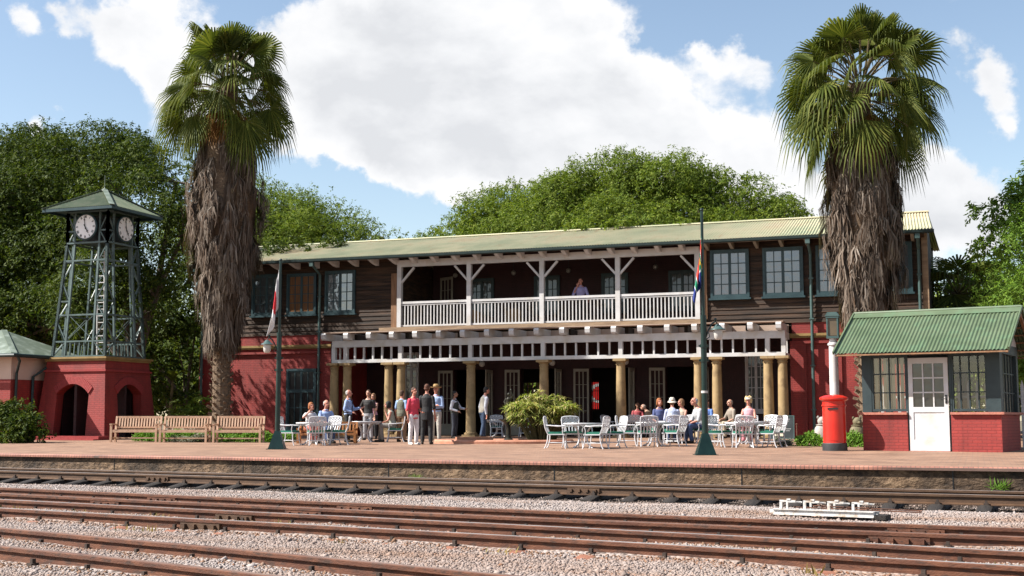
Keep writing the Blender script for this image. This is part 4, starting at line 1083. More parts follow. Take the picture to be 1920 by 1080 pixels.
b = MB(); b.box(dx1-.075, dx1-.035, -.012, 0, 1.02, 1.2); b.tube([(dx1-.055, -.01, 1.12), (dx1-.055, -.05, 1.12), (dx1-.14, -.055, 1.12)], .009, 6); ki('handle', b, MT['black'], dr)
b = MB(); b.box(dx0, dx1, -.06, .05, 0, .028); ki('doorstep', b, MT['sillbrick'])
# roof
oy, ol, orr = .58, .42, .30; zr, ze = 3.06, 2.10; ry = KD/2
b = MB(); corrug(b, -ol, KW+orr, (-oy, ze), (ry, zr), pitch=.078, amp=.013); corrug(b, -ol, KW+orr, (KD+oy, ze), (ry, zr), pitch=.078, amp=.013)
rf = ki('roof', b, MT['steelsheet'], smooth=True)
b = MB(); b.bar((-ol, ry-.1, zr-.04), (KW+orr, ry-.1, zr-.04), .24, .012, up=(0, -.52, .85)); b.bar((-ol, ry+.1, zr-.04), (KW+orr, ry+.1, zr-.04), .24, .012, up=(0, .52, .85))
b.tube([(-ol, ry, zr+.02), (KW+orr, ry, zr+.02)], .035, 8)
ki('ridge_cap', b, MT['steelsheet'], rf)
b = MB()
for sx in (-ol-.005, KW+orr+.005):
    b.bar((sx, -oy-.02, ze+.01), (sx, ry, zr+.01), .03, .07); b.bar((sx, KD+oy+.02, ze+.01), (sx, ry, zr+.01), .03, .07)
ki('barge_flashing', b, MT['steelsheet'], rf)
b = MB(); sl_ = (zr-ze)/(ry+oy)
for sg in (0, 1):
    for k in range(7):
        yy = -oy+.04+k*(ry+oy-.1)/6; zz = ze+(yy+oy)*sl_-.05
        if sg: yy = KD-yy
        b.box(-ol+.02, KW+orr-.02, yy-.025, yy+.025, zz-.03, zz)
ki('roof_batten', b, MT['warmwood'], rf)
for x in (-.3, .5, 1.25, 2.0, 2.75, KW+.25):
    b = MB(); b.prism([(-oy+.05, ze-.07), (-oy+.05, ze-.005), (ry, zr-.085), (ry, zr-.16)], 'x', x-.03, x+.03); b.prism([(KD+oy-.05, ze-.07), (KD+oy-.05, ze-.005), (ry, zr-.085), (ry, zr-.16)], 'x', x-.03, x+.03); ki('rafter', b, MT['warmwood'], rf)
b = MB()
for x in (.02, KW-.1): b.prism([(.0, zE+.2), (KD, zE+.2), (KD, ze+.25), (ry, zr-.1), (0, ze+.25)], 'x', x, x+.08)
ki('gable', b, MT['whitewood'])

# ------------------------------------------------------------------ red pillar box and white lamp post
PB = thing('pillar_box', 'round red pillar post box with black foot beside the kiosk', 'post box', (-2.89, 28.3, .02), R(8))
b = MB(); b.lathe([(.245, .16), (.245, .95), (.262, .955), (.262, .985), (.245, .99), (.247, 1.06), (.29, 1.085), (.305, 1.10), (.305, 1.135), (.285, 1.15), (.2, 1.185), (.1, 1.20), (.02, 1.205)], 32); obj('body', b, MT['redbox'], PB, True)
b = MB(); b.lathe([(.262, -.02), (.265, .0), (.265, .15), (.25, .165)], 32); obj('foot', b, MT['blackbase'], PB, True)
b = MB(); N = 8
for k in range(N):
    a0 = R(-118+56*k/N); a1 = R(-118+56*(k+1)/N); r_ = .252
    b.add([(r_*math.cos(a), r_*math.sin(a), z) for a in (a0, a1) for z in (.22, .80)] + [((r_-.02)*math.cos(a), (r_-.02)*math.sin(a), z) for a in (a0, a1) for z in (.22, .80)], [(0, 2, 3, 1), (0, 4, 6, 2), (1, 3, 7, 5)] + ([(0, 1, 5, 4)] if k == 0 else []) + ([(2, 6, 7, 3)] if k == N-1 else []))
obj('door', b, MT['redbox'], PB, True)
b = MB(); b.box(-.11, .11, -.258, -.22, .88, .915, Matrix.Rotation(R(-8), 4, 'Z')); obj('letter_slot', b, MT['black'], PB)
LP = thing('lantern_post', 'white post with tall bronze glazed lantern standing behind the red pillar box', 'lamp post', (-2.97, 29.3, .03))
b = MB(); b.lathe([(.12, -.03), (.12, .2), (.105, .25), (.102, 1.9), (.098, 2.3), (.125, 2.32), (.125, 2.36), (.09, 2.38), (.085, 2.44), (.10, 2.5)], 18); obj('post', b, MT['white'], LP, True)
b = MB()
for sx in (-1, 1):
    for sy in (-1, 1): b.box(sx*.115-.016, sx*.115+.016, sy*.115-.016, sy*.115+.016, 2.5, 2.98)
b.box(-.135, .135, -.135, .135, 2.47, 2.52); b.prism([(-.16, 2.97), (.16, 2.97), (.10, 3.06), (-.10, 3.06)], 'y', -.15, .15); b.box(-.14, .14, -.14, .14, 2.93, 2.972)
lt = obj('lantern', b, MT['pipe'], LP)
b = MB(); b.box(-.105, .105, -.105, .105, 2.53, 2.92); obj('glass', b, MT['lanternglass'], lt)

# ------------------------------------------------------------------ flag poles with a lamp arm
def flagpole(x, y, h, side, label, zr_):
    t = thing('flag_pole', label, 'flag pole', (x, y, zg(y)), zr_)
    b = MB(); b.tube([(0, 0, 0), (0, 0, 2.35)], [.063, .056], 12); b.tube([(0, 0, 2.35), (0, 0, 2.72)], .060, 12); b.tube([(0, 0, 2.72), (0, 0, h)], [.034, .028], 10); b.ell((0, 0, h+.02), (.04, .04, .03), 10, 6)
    for z in (1.84, 2.12): b.tube([(0, 0, z-.03), (0, 0, z+.03)], .075, 12); b.box(-.10, .10, -.018, .018, z-.02, z+.02)
    obj('pole', b, MT['dkgreen'], t, True)
    if side > 0: b = MB(); b.tube([(0, 0, 1.20), (0, 0, 1.245)], .0665, 14); obj('white_band', b, MT['white'], t, True)
    b = MB(); s_ = .19
    b.add([(-s_, -s_, 0), (s_, -s_, 0), (s_, s_, 0), (-s_, s_, 0), (-.06, -.06, .42), (.06, -.06, .42), (.06, .06, .42), (-.06, .06, .42)], [(0, 1, 5, 4), (1, 2, 6, 5), (2, 3, 7, 6), (3, 0, 4, 7), (4, 5, 6, 7)])
    b.box(-.22, .22, -.22, .22, -.02, .014); obj('base', b, MT['dkgreen'], t)
    b = MB(); pts = [(side*.04, 0, 2.28), (side*.09, 0, 2.42), (side*.17, 0, 2.56), (side*.24, 0, 2.60), (side*.27, 0, 2.56)]
    b.tube(pts, .016, 8); b.tube([(side*.05, 0, 2.25), (side*.12, 0, 2.30), (side*.10, 0, 2.38), (side*.05, 0, 2.36)], .011, 6); b.ell((side*.235, 0, 2.64), (.03, .03, .03), 8, 6)
    arm = obj('lamp_arm', b, MT['dkgreen'], t, True)
    b = MB(); b.lathe([(.02, 2.55), (.05, 2.53), (.09, 2.48), (.145, 2.45), (.15, 2.435), (.10, 2.44)], 18, (side*.28, 0, 0)); obj('lamp_hood', b, MT['pipe'], arm, True)
    b = MB(); b.lathe([(.085, 2.45), (.092, 2.38), (.085, 2.29), (.06, 2.25), (.02, 2.24)], 16, (side*.28, 0, 0)); obj('lamp_glass', b, MT['globe'], arm, True)
    return t
flagpole(-15.32, 26.11, 4.42, -1, 'dark green flag pole with lamp arm to the left, left of the cafe tables', R(20))
flagpole(-4.97, 24.64, 4.80, 1, 'tall dark green flag pole, lamp arm to the right, in front of the right tables', R(20))
flagm = {k: M('flag_'+k, c, tuple(v*.9 for v in c), 6, .8, .1, 30) for k, c in dict(white=(.74, .73, .74), red=(.6, .02, .03), green=(.0, .2, .10), yellow=(.75, .42, .03), black=(.02, .02, .02), blue=(.012, .03, .2), sred=(.62, .05, .03)).items()}
def flag(name, label, loc, rz, W_, H_, colf, mats, drop, sway, pull, ph, ns=44, nt_=26):
    """cloth hung by its hoist: the fly falls in pleats under its own weight"""
    b = MB(); P = []
    for i in range(ns+1):
        s_ = i/ns; row = []
        for j in range(nt_+1):
            t = j/nt_
            out = pull*s_*(.35+.65*t)                                  # how far it stands from the pole
            pl = math.sin(s_*PI*3+ph)*.075*min(1, s_*3)*(.35+.65*t)
            x = sway*out + .05*math.sin(s_*PI*3+1.2+ph)*(.3+.7*t)*min(1, s_*3)
            row.append((x, pl, -t*H_*(1-.18*s_) - drop*s_**1.15))
        P.append(row)
    b.v = [p for r_ in P for p in r_]
    k = nt_+1
    for i in range(ns):
        for j in range(nt_): b.f.append((i*k+j, (i+1)*k+j, (i+1)*k+j+1, i*k+j+1)); b.mi.append(colf((i+.5)/ns, (j+.5)/nt_))
    me = mesh(b, name, mats, True, False); o = link(name, me, None, loc, rz)
    md = o.modifiers.new('cloth_thickness', 'SOLIDIFY'); md.thickness = .006
    tag(o, label, 'flag'); return o
def jp(s_, t): return 1 if ((s_-.5)*1.5)**2+(t-.5)**2 < .30**2 else 0
flag('flag', 'white flag with red disc hanging limp on the left flag pole', (-15.34, 26.06, 4.20), R(20), 1, .88, jp, [flagm['white'], flagm['red']], .86, -1, .20, .3)
def za(s_, t):
    y = t-.5; x = s_*1.5
    if x < .5 and abs(y) < (.5-x)*.66: return 4 if abs(y) < (.5-x)*.66-.11 else 3
    yy = abs(y)
    band = min(yy, abs(yy-(.5-x)) if x < .5 else 9)
    if x < .58 and abs(yy-(.52-x)*.9) < .10 or yy < .10: return 0
    if yy < .17 or (x < .62 and abs(yy-(.52-x)*.9) < .16): return 1
    return 2 if y < 0 else 5
flag('flag', 'green, red, blue and gold flag hanging limp on the right flag pole', (-4.97, 24.58, 4.28), R(20), 1, .78, za, [flagm['green'], flagm['white'], flagm['sred'], flagm['yellow'], flagm['black'], flagm['blue']], .72, -.35, .50, 2.2)
# ------------------------------------------------------------------ benches
def make_bench(label, loc, rz, L=1.38, mat='bench', group='teak benches in a row along the hedge'):
    t = thing('garden_bench', label, 'bench', loc, rz, group); m = MT[mat]
    for sx in (-1, 1):
        x = sx*(L/2-.03)
        b = MB(); b.box(x-.03, x+.03, -.24, -.18, 0, .50); obj('leg', b, m, t)
        b = MB(); b.bar((x, .16, 0), (x, .16, .36), .06); b.bar((x, .16, .34), (x, .25, .74), .055, .05); obj('leg', b, m, t)
        b = MB(); b.box(x-.035, x+.035, -.27, .19, .50, .53); b.box(x-.02, x+.02, -.18, .14, .10, .14); b.box(x-.02, x+.02, -.18, .14, .29, .335); obj('armrest', b, m, t)
    b = MB()
    for k in range(5): b.box(-L/2+.06, L/2-.06, -.21+k*.078, -.15+k*.078, .335, .36)
    b.box(-L/2+.06, L/2-.06, -.235, -.212, .28, .355); obj('seat', b, m, t)
    b = MB(); b.bar((-L/2+.06, .245, .715), (L/2-.06, .245, .715), .035, .065); b.bar((-L/2+.06, .18, .42), (L/2-.06, .18, .42), .03, .05)
    k = 15
    for j in range(k): x = -L/2+.12+(L-.24)*j/(k-1); b.bar((x, .185, .44), (x, .238, .69), .045, .016, up=(0, 1, 0))
    obj('backrest', b, m, t); b = MB(); b.box(-L/2+.1, L/2-.1, -.02, .02, .1, .135); obj('stretcher', b, m, t)
    return t
b0 = make_bench('teak bench, leftmost of the row, in front of the clock tower', (-22.85, 31.0, .042), R(17))
dup(b0, (-21.18, 31.0, .042), R(17), 'teak bench in the middle of the row of three, palm trunk behind its right end')
dup(b0, (-19.55, 31.2, .043), R(17), 'teak bench, rightmost of the row, just left of the left flag pole')
make_bench('orange varnished bench behind the left cafe table, where the couple sit', (*rel((-16.27, 29.85), .05, 1.2)[:2], .045), R(20), 1.6, 'orange', 'single orange bench').scale = (1, 1, .78)

# ------------------------------------------------------------------ cast aluminium chairs and tables
def make_chair(label, loc, rz, group):
    t = thing('patio_chair', label, 'chair', loc, rz, group); A = MT['alu']
    b = MB(); b.box(-.225, .225, -.21, .20, .335, .36); b.box(-.235, .235, -.22, -.20, .325, .365); obj('seat', b, A, t)
    b = MB(); b.prism([(-.215, -.205), (.215, -.205), (.20, .19), (-.20, .19)], 'z', .362, .40); b.prism([(-.20, -.19), (.20, -.19), (.185, .175), (-.185, .175)], 'z', .40, .412); obj('cushion', b, MT['cushion'], t)
    for sx in (-1, 1):
        b = MB(); b.tube([(sx*.20, -.19, .34), (sx*.205, -.20, .2), (sx*.215, -.225, .06), (sx*.22, -.25, .0)], [.017, .016, .014, .018], 8); obj('leg', b, A, t, True)
        b = MB(); b.tube([(sx*.19, .19, .34), (sx*.195, .20, .2), (sx*.205, .24, .06), (sx*.21, .275, .0)], [.017, .016, .014, .018], 8); obj('leg', b, A, t, True)
        b = MB(); b.tube([(sx*.215, .225, .575), (sx*.245, .12, .565), (sx*.25, -.05, .55), (sx*.245, -.16, .555), (sx*.24, -.195, .53), (sx*.225, -.17, .45), (sx*.215, -.18, .36)], [.013, .015, .017, .017, .015, .012, .013], 8); obj('armrest', b, A, t, True)
    # pierced back: frame, lace of scrolls above, splats below
    def Pb(x, z): return (x, .195+.10*(z-.36)/.42+.03*math.sin((z-.36)/.42*PI), z)
    b = MB()
    fr = [Pb(-.195, .36), Pb(-.205, .5), Pb(-.225, .70), Pb(-.215, .765), Pb(-.15, .785), Pb(0, .795), Pb(.15, .785), Pb(.215, .765), Pb(.225, .70), Pb(.205, .5), Pb(.195, .36)]
    b.tube(fr, .016, 8); b.tube([Pb(-.205, .53), Pb(0, .545), Pb(.205, .53)], .012, 6)
    for k in range(4): x = -.12+.08*k; b.bar(Pb(x, .36), Pb(x*1.05, .54), .028, .012, up=(0, 1, 0))
    cs = [(-.15, .70, .055), (-.05, .70, .052), (.05, .70, .052), (.15, .70, .055), (-.105, .605, .055), (0, .61, .055), (.105, .605, .055), (-.18, .585, .03), (.18, .585, .03), (-.10, .755, .026), (0, .76, .026), (.10, .755, .026)]
    for cx, cz, r_ in cs:
        b.tube([Pb(cx+r_*math.cos(2*PI*k/12), cz+r_*math.sin(2*PI*k/12)) for k in range(13)], .0105, 5, False)
        for a in (.6, 2.2, 3.8, 5.4): b.bar(Pb(cx, cz), Pb(cx+r_*math.cos(a), cz+r_*math.sin(a)), .022, .009, up=(0, 1, 0))
    obj('backrest', b, A, t, True)
    b = MB(); b.box(-.195, .195, .195, .215, .13, .155); 
    for sx in (-1, 1): b.tube([(sx*.205, -.20, .14), (sx*.198, .20, .14)], .010, 6)
    b.tube([(-.2, 0, .14), (.2, 0, .14)], .010, 6); obj('stretcher', b, A, t)
    return t
GR = dict(l='white patio chairs at the left table', m='white patio chairs at the right centre table', h='white patio chairs around the hat wearer', r='white patio chairs at the far right table', v='white patio chairs in the veranda shade', s='chair of the woman in the sleeveless top')
C0 = None
def chair(c, r, f, face, label, grp):
    """c table centre; r,f = right and away from the viewer; face = bearing the sitter looks, 0 = at the camera, 90 = to the picture's right"""
    global C0
    p = rel(c, r, f); rz = R(20)+R(face)
    if C0 is None: C0 = make_chair(label, p, rz, GR[grp]); C0.scale = (.95, .95, .93); return C0
    return dup(C0, p, rz, label, GR[grp])
def make_table(label, loc, rz, r_=.46, h=.585):
    t = thing('patio_table', label, 'table', loc, rz, 'white round patio tables'); A = MT['alu']
    b = MB(); b.lathe([(.02, h-.022), (r_-.01, h-.022), (r_, h-.035), (r_+.006, h-.012), (r_, h), (.02, h+.002)], 36); obj('tabletop', b, A, t, True)
    b = MB(); b.tube([(r_*.93*math.cos(2*PI*k/32), r_*.93*math.sin(2*PI*k/32), h-.05) for k in range(33)], .012, 5, False)
    for k in range(32):
        a = 2*PI*k/32; b.tube([(r_*.93*math.cos(a)+.02*math.cos(u), r_*.93*math.sin(a)+.0*u, h-.07+.02*math.sin(u)) for u in (0, 1.57, 3.14, 4.71, 6.28)], .006, 4, False)
    obj('apron', b, A, t)
    for k in range(4):
        a = PI/4+PI/2*k; ca, sa = math.cos(a), math.sin(a)
        pr = [(.34, h-.05), (.25, h-.09), (.17, h-.18), (.13, h-.29), (.125, .22), (.16, .11), (.24, .03), (.32, .008)]
        b = MB(); b.tube([(q*ca, q*sa, z) for q, z in pr], [.018, .02, .021, .02, .02, .021, .02, .022], 8); obj('leg', b, A, t, True)
    b = MB(); b.lathe([(.02, .24), (.125, .245), (.125, .265), (.02, .27)], 20); obj('shelf_ring', b, A, t, True)
    return t
TC = dict(l=(-16.27, 29.57), s=(-16.30, 32.6), m=(-8.69, 28.75), h=(-7.5, 30.9), r=(-5.21, 30.5), hb=(-7.62, 33.6), v1=(-15.6, 41.6), v2=(-10.9, 41.4), rb=(-5.45, 33.1))
t0 = make_table('round white patio table right of the left flag pole, before the orange bench', (*TC['l'], zg(29.5)), 0)
def table(k, label, rz=.3): return dup(t0, (*TC[k], zg(TC[k][1])), rz, label)
table('s', 'round white patio table beside the standing man in blue shirt and tie')
table('m', 'round white patio table just right of the papyrus clump')
table('h', 'round white patio table in front of the grey shirted man and the white hat', .5)
table('r', 'round white patio table right of the right flag pole', .1)
table('rb', 'white patio table where the woman in pink with a visor sits', .4)
table('hb', 'white patio table where the white hat and grey shirt sit, behind a nearer table', .2)
table('v1', 'white patio table in veranda shade left of the man in the pale vest', .2)
table('v2', 'white patio table in veranda shade behind the right centre table', .7)
K = 'l'
chair(TC[K], -.58, -.35, 75, 'white chair at the left table, back towards the flag pole, facing right', K)
chair(TC[K], .16, -.62, 195, 'white chair at the left table, pierced back turned to the camera', K)
chair(TC[K], .66, -.05, 275, 'white chair at the left table, furthest right, facing left', K)
chair(TC[K], .33, .42, 330, 'white chair on the far side of the left table, partly hidden by the nearer chair', K)
chair(TC['s'], .86, .02, 272, 'white chair under the seated woman in the sleeveless top', 's')
K = 'm'
chair(TC[K], -.62, -.1, 80, 'white chair by the papyrus, left of the right centre table, facing right', K)
chair(TC[K], -.22, .62, 8, 'white chair behind the right centre table, facing the camera', K)
chair(TC[K], .25, -.66, 245, 'white chair at the right centre table, nearest the tracks, facing left', K)
chair(TC[K], .72, .12, 290, 'white chair right of the right centre table, against the column, facing left', K)
K = 'h'
chair(TC[K], -.66, -.02, 80, 'white chair left of the white hat group, just right of a column, facing right', K)
chair(TC[K], -.24, -.64, 184, 'white chair with pierced back to the camera, in front of the white hat', K)
chair(TC[K], .42, -.5, 235, 'white chair right of the pierced chair back, facing left', K)
chair(TC['hb'], .74, -.3, 275, 'white chair under the man in the grey shirt and jeans', 'h')
chair(TC['hb'], -.1, -.6, 182, 'white chair under the person in the white hat', 'h')
K = 'r'
chair(TC[K], -.72, -.08, 82, 'white chair right behind the right flag pole, facing right', K)
chair(TC[K], -.15, -.62, 180, 'white chair with its pierced back to the camera, right of the right flag pole', K)
chair(TC[K], .50, -.38, 240, 'white chair at the far right table nearest the camera on the right, facing left', K)
chair(TC[K], .80, .45, 275, 'white chair furthest right, beside the chalkboard sign', K)
chair(TC[K], -.50, .55, 40, 'white chair on the far left side of the far right table', K)
chair(TC['rb'], .40, .1, 320, 'white chair to the right of the woman in pink', K)
chair(TC['v1'], -.1, -.75, 180, 'white chair on the veranda, pierced back showing right of the man in the dark vest', 'v')
chair(TC['v1'], .9, -.7, 170, 'white chair carrying a red and white bag behind the man in the pale vest', 'v')
chair(TC['v2'], -.62, -.1, 60, 'white chair on the veranda beside the open door left of the middle column', 'v')
chair(TC['v2'], .05, -.72, 182, 'white chair on the veranda, back to the camera, behind the right centre table', 'v')
chair(TC['v2'], .75, -.75, 285, 'white chair under the man in beige bent over behind the middle column', 'v')
bagp = rel(TC['v1'], .92, -.68)
bag = thing('carrier_bag', 'white plastic bag on a red cloth lying on a veranda chair', 'bag', (bagp[0], bagp[1], .51), .4)
b = MB(); b.ell((0, 0, .12), (.15, .11, .16), 12, 8); b.ell((.02, .01, .26), (.06, .05, .07), 8, 6); obj('white_bag', b, MT['white'], bag, True)
b = MB(); b.ell((.02, 0, .02), (.21, .19, .06), 12, 6); obj('red_cloth', b, plain('redcloth', (.5, .03, .03)), bag, True)
for k, (key, r_, f_, lab) in enumerate([('l', -.22, .22, 'white cup on the left table in front of the woman'), ('l', .2, .1, 'white cup on the left table in front of the bald man'), ('s', .1, .0, 'white cup in the middle of the second table'), ('rb', .05, -.1, 'white cup on the table of the woman in pink'), ('hb', -.1, -.1, 'white cup on the table of the man in the grey shirt')]):
    p = rel(TC[key], r_, f_); cup = thing('tea_cup', lab, 'cup', (p[0], p[1], p[2]+.587), 0, 'cups on the tables')
    b = MB(); b.lathe([(.02, .008), (.028, .012), (.038, .06), (.034, .06), (.024, .016)], 12); b.tube([(.036, 0, .05), (.058, 0, .04), (.032, 0, .02)], .005, 5); obj('cup', b, MT['white'], cup, True)
    b = MB(); b.lathe([(.02, 0), (.06, .008), (.02, .009)], 14); obj('saucer', b, MT['white'], cup, True)

# chalkboard sign
cb_ = thing('chalkboard_sign', 'dark menu board with a cream notice leaning by the last column', 'sign', (-5.62, 39.75, .1), R(4))
b = MB(); b.box(-.34, .34, 0, .03, 0, .70, Matrix.Rotation(R(-8), 4, 'X')); fr = obj('board', b, MT['chalk'], cb_)
b = MB()
for x0, x1, z0, z1 in ((-.36, -.33, 0, .72), (.33, .36, 0, .72), (-.33, .33, .69, .72), (-.33, .33, 0, .03)): b.box(x0, x1, -.01, .035, z0, z1, Matrix.Rotation(R(-8), 4, 'X'))
obj('frame', b, MT['pipe'], cb_)
b = MB(); b.box(-.24, .02, -.008, -.003, .08, .42, Matrix.Rotation(R(-8), 4, 'X')); b.box(-.17, -.05, -.008, -.003, .42, .47, Matrix.Rotation(R(-8), 4, 'X')); obj('notice', b, MT['paper'], cb_)
b = MB()
for z, x0, x1 in ((.6, -.2, .22), (.54, -.1, .2), (.3, .1, .26), (.24, .1, .22)): b.box(x0, x1, -.006, -.002, z, z+.012, Matrix.Rotation(R(-8), 4, 'X'))
obj('chalk_lines', b, MT['white'], cb_)

# ------------------------------------------------------------------ pond ring, fountain figure, garden stones
PC = (-12.15, 32.75)
po = thing('pond', 'low pond ringed with rounded terracotta coping in front of the veranda', 'pond', (*PC, .05), R(20))
def ring_pts(a, c, n_=40): return [(a*math.cos(2*PI*k/n_), c*math.sin(2*PI*k/n_)) for k in range(n_+1)]
b = MB(); pr = [(-.13, -.02), (-.13, .06), (-.09, .10), (.06, .10), (.11, .07), (.12, -.03)]
N = 72; vs = []
for k in range(N):
    a = 2*PI*k/N; ca, sa = math.cos(a), math.sin(a)
    e = 1.0
    sx_ = abs(ca)**.75*(1 if ca >= 0 else -1); sy_ = abs(sa)**.75*(1 if sa >= 0 else -1)
    cx, cy = 1.78*sx_, 1.15*sy_; L = math.hypot(ca, sa)
    for (u, z) in pr: vs.append((cx-ca*u, cy-sa*u, z))
m6 = len(pr)
b.add(vs, [(k*m6+j, k*m6+j+1, ((k+1) % N)*m6+j+1, ((k+1) % N)*m6+j) for k in range(N) for j in range(m6-1)])
obj('coping', b, MT['terracotta'], po, True)
b = MB(); b.add([(1.72*(abs(math.cos(2*PI*k/40))**.75)*(1 if math.cos(2*PI*k/40) >= 0 else -1), 1.1*(abs(math.sin(2*PI*k/40))**.75)*(1 if math.sin(2*PI*k/40) >= 0 else -1), .02) for k in range(40)], [tuple(range(40))]); obj('water', b, MT['water'], po)
b = MB(); b.prism([(-1.35, .35), (-.35, .62), (-.30, .45), (-1.3, .2)], 'z', .02, .16); obj('inner_step', b, MT['terracotta'], po)
# fountain figure
fx = rel(PC, .12, .95)
fo = thing('fountain_statue', 'slim dark bronze fountain figure on a bowl left of the papyrus clump', 'statue', (fx[0], fx[1], .06))
b = MB(); b.lathe([(.16, 0), (.15, .06), (.07, .12), (.055, .42), (.09, .5), (.16, .56), (.27, .62), (.28, .64), (.2, .62), (.05, .6)], 16); obj('bowl', b, MT['bronze'], fo, True)
b = MB(); b.tube([(0, 0, .6), (0, 0, .72)], [.09, .07], 10); b.tube([(-.03, 0, .7), (-.035, -.01, .86), (-.03, 0, 1.0)], [.03, .035, .045], 8); b.tube([(.03, 0, .7), (.045, -.03, .86), (.03, 0, 1.0)], [.028, .035, .045], 8)
b.tube([(0, 0, .97), (0, 0, 1.08), (.005, -.01, 1.2), (0, 0, 1.26)], [.065, .058, .075, .03], 10); b.ell((.01, -.015, 1.33), (.042, .048, .055), 10, 8)
b.tube([(.07, 0, 1.21), (.13, -.02, 1.30), (.09, -.03, 1.42)], [.026, .022, .016], 7); b.tube([(-.07, 0, 1.21), (-.12, -.02, 1.12), (-.06, -.08, 1.05)], [.026, .022, .016], 7); b.ell((.08, -.03, 1.45), (.03, .03, .04), 8, 6)
obj('figure', b, MT['bronze'], fo, True)
cr_ = rel(PC, -.75, -.2)
def carved(name, label, p, mat, s):
    t = thing(name, label, 'statue', p, R(30)); b = MB()
    b.lathe([(.2*s, 0), (.26*s, .08*s), (.27*s, .3*s), (.22*s, .5*s), (.17*s, .56*s), (.2*s, .6*s), (.1*s, .63*s)], 18); obj('body', b, MT[mat], t, True)
    b = MB(); b.ell((0, -.03*s, .72*s), (.15*s, .15*s, .15*s), 12, 8); b.ell((0, -.16*s, .69*s), (.06*s, .07*s, .05*s), 8, 6); b.ell((.12*s, 0, .84*s), (.05*s, .03*s, .06*s), 8, 6); b.ell((-.12*s, 0, .84*s), (.05*s, .03*s, .06*s), 8, 6); obj('head', b, MT[mat], t, True)
    return t
carved('garden_statue', 'pale grey carved stone figure left of the pillar box, by the wall', (-3.86, 34.6, .07), 'stonegrey', .80)
carved('garden_statue', 'mossy brown carved stone figure right of the pillar box, by the wall', (-2.93, 34.3, .07), 'stonemoss', .78)
sk_ = thing('water_standpipe', 'thin rusty standpipe in the bed by the right wall', 'pipe', (-4.25, 32.6, .05)); b = MB(); b.tube([(0, 0, 0), (0, 0, .50)], .014, 8); b.ell((0, 0, .52), (.028, .028, .02), 8, 6); obj('pipe', b, MT['rust'], sk_)

# white lever frame between the tracks
rf_ = thing('point_lever_frame', 'white painted frame with four crank levers lying on the ballast between tracks', 'railway frame', (-1.42, 13.70, -.335), R(-9)); rf_.scale = (.66, .66, .62)
b = MB(); b.box(-.98, .62, -.05, .05, .04, .115); b.box(-.98, .62, -.075, .075, .115, .125); b.box(-.98, .62, -.075, .075, .03, .04); b.box(-1.04, -.98, -.04, .04, .05, .11); obj('beam', b, MT['rod'], rf_)
b = MB(); b.box(-.98, .62, .25, .34, .05, .11); obj('beam', b, MT['rod'], rf_)
for k in range(4):
    x = -.86+k*.385; b = MB()
    b.box(x-.02, x+.02, -.02, .02, .12, .26); b.box(x-.02, x+.24, -.02, .02, .245, .275); b.box(x+.10, x+.16, -.03, .03, .275, .30); b.tube([(x+.05, .0, .26), (x+.24, .28, .22)], .012, 6); b.box(x+.0, x+.03, .27, .31, .1, .24); b.box(x, x+.26, .275, .305, .215, .24)
    obj('crank_lever', b, MT['rod'], rf_)
b = MB(); b.tube([(-.7, .16, .15), (1.3, .16, .13)], .012, 6); b.tube([(-.4, .2, .18), (1.3, .22, .15)], .012, 6); obj('pull_rod', b, MT['rust'], rf_)
b = MB(); b.box(.62, .80, -.05, .32, .0, .07); b.box(-.1, .5, -.04, .32, -.03, .03); obj('tie', b, MT['sleeperdark'], rf_)
# ------------------------------------------------------------------ people
SKIN = plain('skin_fair', (.50, .27, .19), .5, (.42, .21, .145)); SKINR = plain('skin_ruddy', (.52, .235, .165), .5, (.42, .17, .12)); SKIND = plain('skin_tan', (.30, .15, .095), .5, (.25, .12, .075))
EYE = plain('eye_dark', (.03, .02, .018), .2)
def remesh(b, voxel, smooth=3):
    me = mesh(b, 'tmp', [SKIN]); o = bpy.data.objects.new('tmp', me); COL.objects.link(o)
    md = o.modifiers.new('r', 'REMESH'); md.mode = 'VOXEL'; md.voxel_size = voxel; md.use_smooth_shade = True
    if smooth: ms = o.modifiers.new('s', 'SMOOTH'); ms.factor = .5; ms.iterations = smooth
    dg = bpy.context.evaluated_depsgraph_get(); dg.update()
    out = bpy.data.meshes.new_from_object(o.evaluated_get(dg))
    bpy.data.objects.remove(o); bpy.data.meshes.remove(me)
    return out
def cap(b, p, q, r1, r2, n_=10, flat=1.):
    """tapered limb with round ends"""
    p, q = Vector(p), Vector(q); d = (q-p); L = d.length; d.normalize()
    u = Vector((0, 1, 0)) if abs(d.y) < .9 else Vector((1, 0, 0)); a = d.cross(u).normalized(); c = a.cross(d)
    rings = [(-math.cos(t)*r1, math.sin(t)*r1, 0) for t in (.25, .8, PI/2)] + [(L+math.cos(t)*r2, math.sin(t)*r2, 0) for t in (PI/2, .8, .25)]
    vs = []
    for (h, r_, _) in rings:
        for k in range(n_): t = 2*PI*k/n_; vs.append(p + d*h + a*(math.cos(t)*r_) + c*(math.sin(t)*r_*flat))
    m = len(rings); fs = [(i*n_+k, i*n_+(k+1) % n_, (i+1)*n_+(k+1) % n_, (i+1)*n_+k) for i in range(m-1) for k in range(n_)]
    fs += [tuple(range(n_-1, -1, -1)), tuple((m-1)*n_+k for k in range(n_))]
    b.add(vs, fs)
def loft(b, rings, n_=18):
    vs = []
    for (c, rx, ry) in rings:
        for k in range(n_): t = 2*PI*k/n_; vs.append((c[0]+rx*math.cos(t), c[1]+ry*math.sin(t), c[2]))
    m = len(rings); fs = [(i*n_+k, i*n_+(k+1) % n_, (i+1)*n_+(k+1) % n_, (i+1)*n_+k) for i in range(m-1) for k in range(n_)]
    b.add(vs, fs + [tuple(range(n_-1, -1, -1)), tuple((m-1)*n_+k for k in range(n_))])
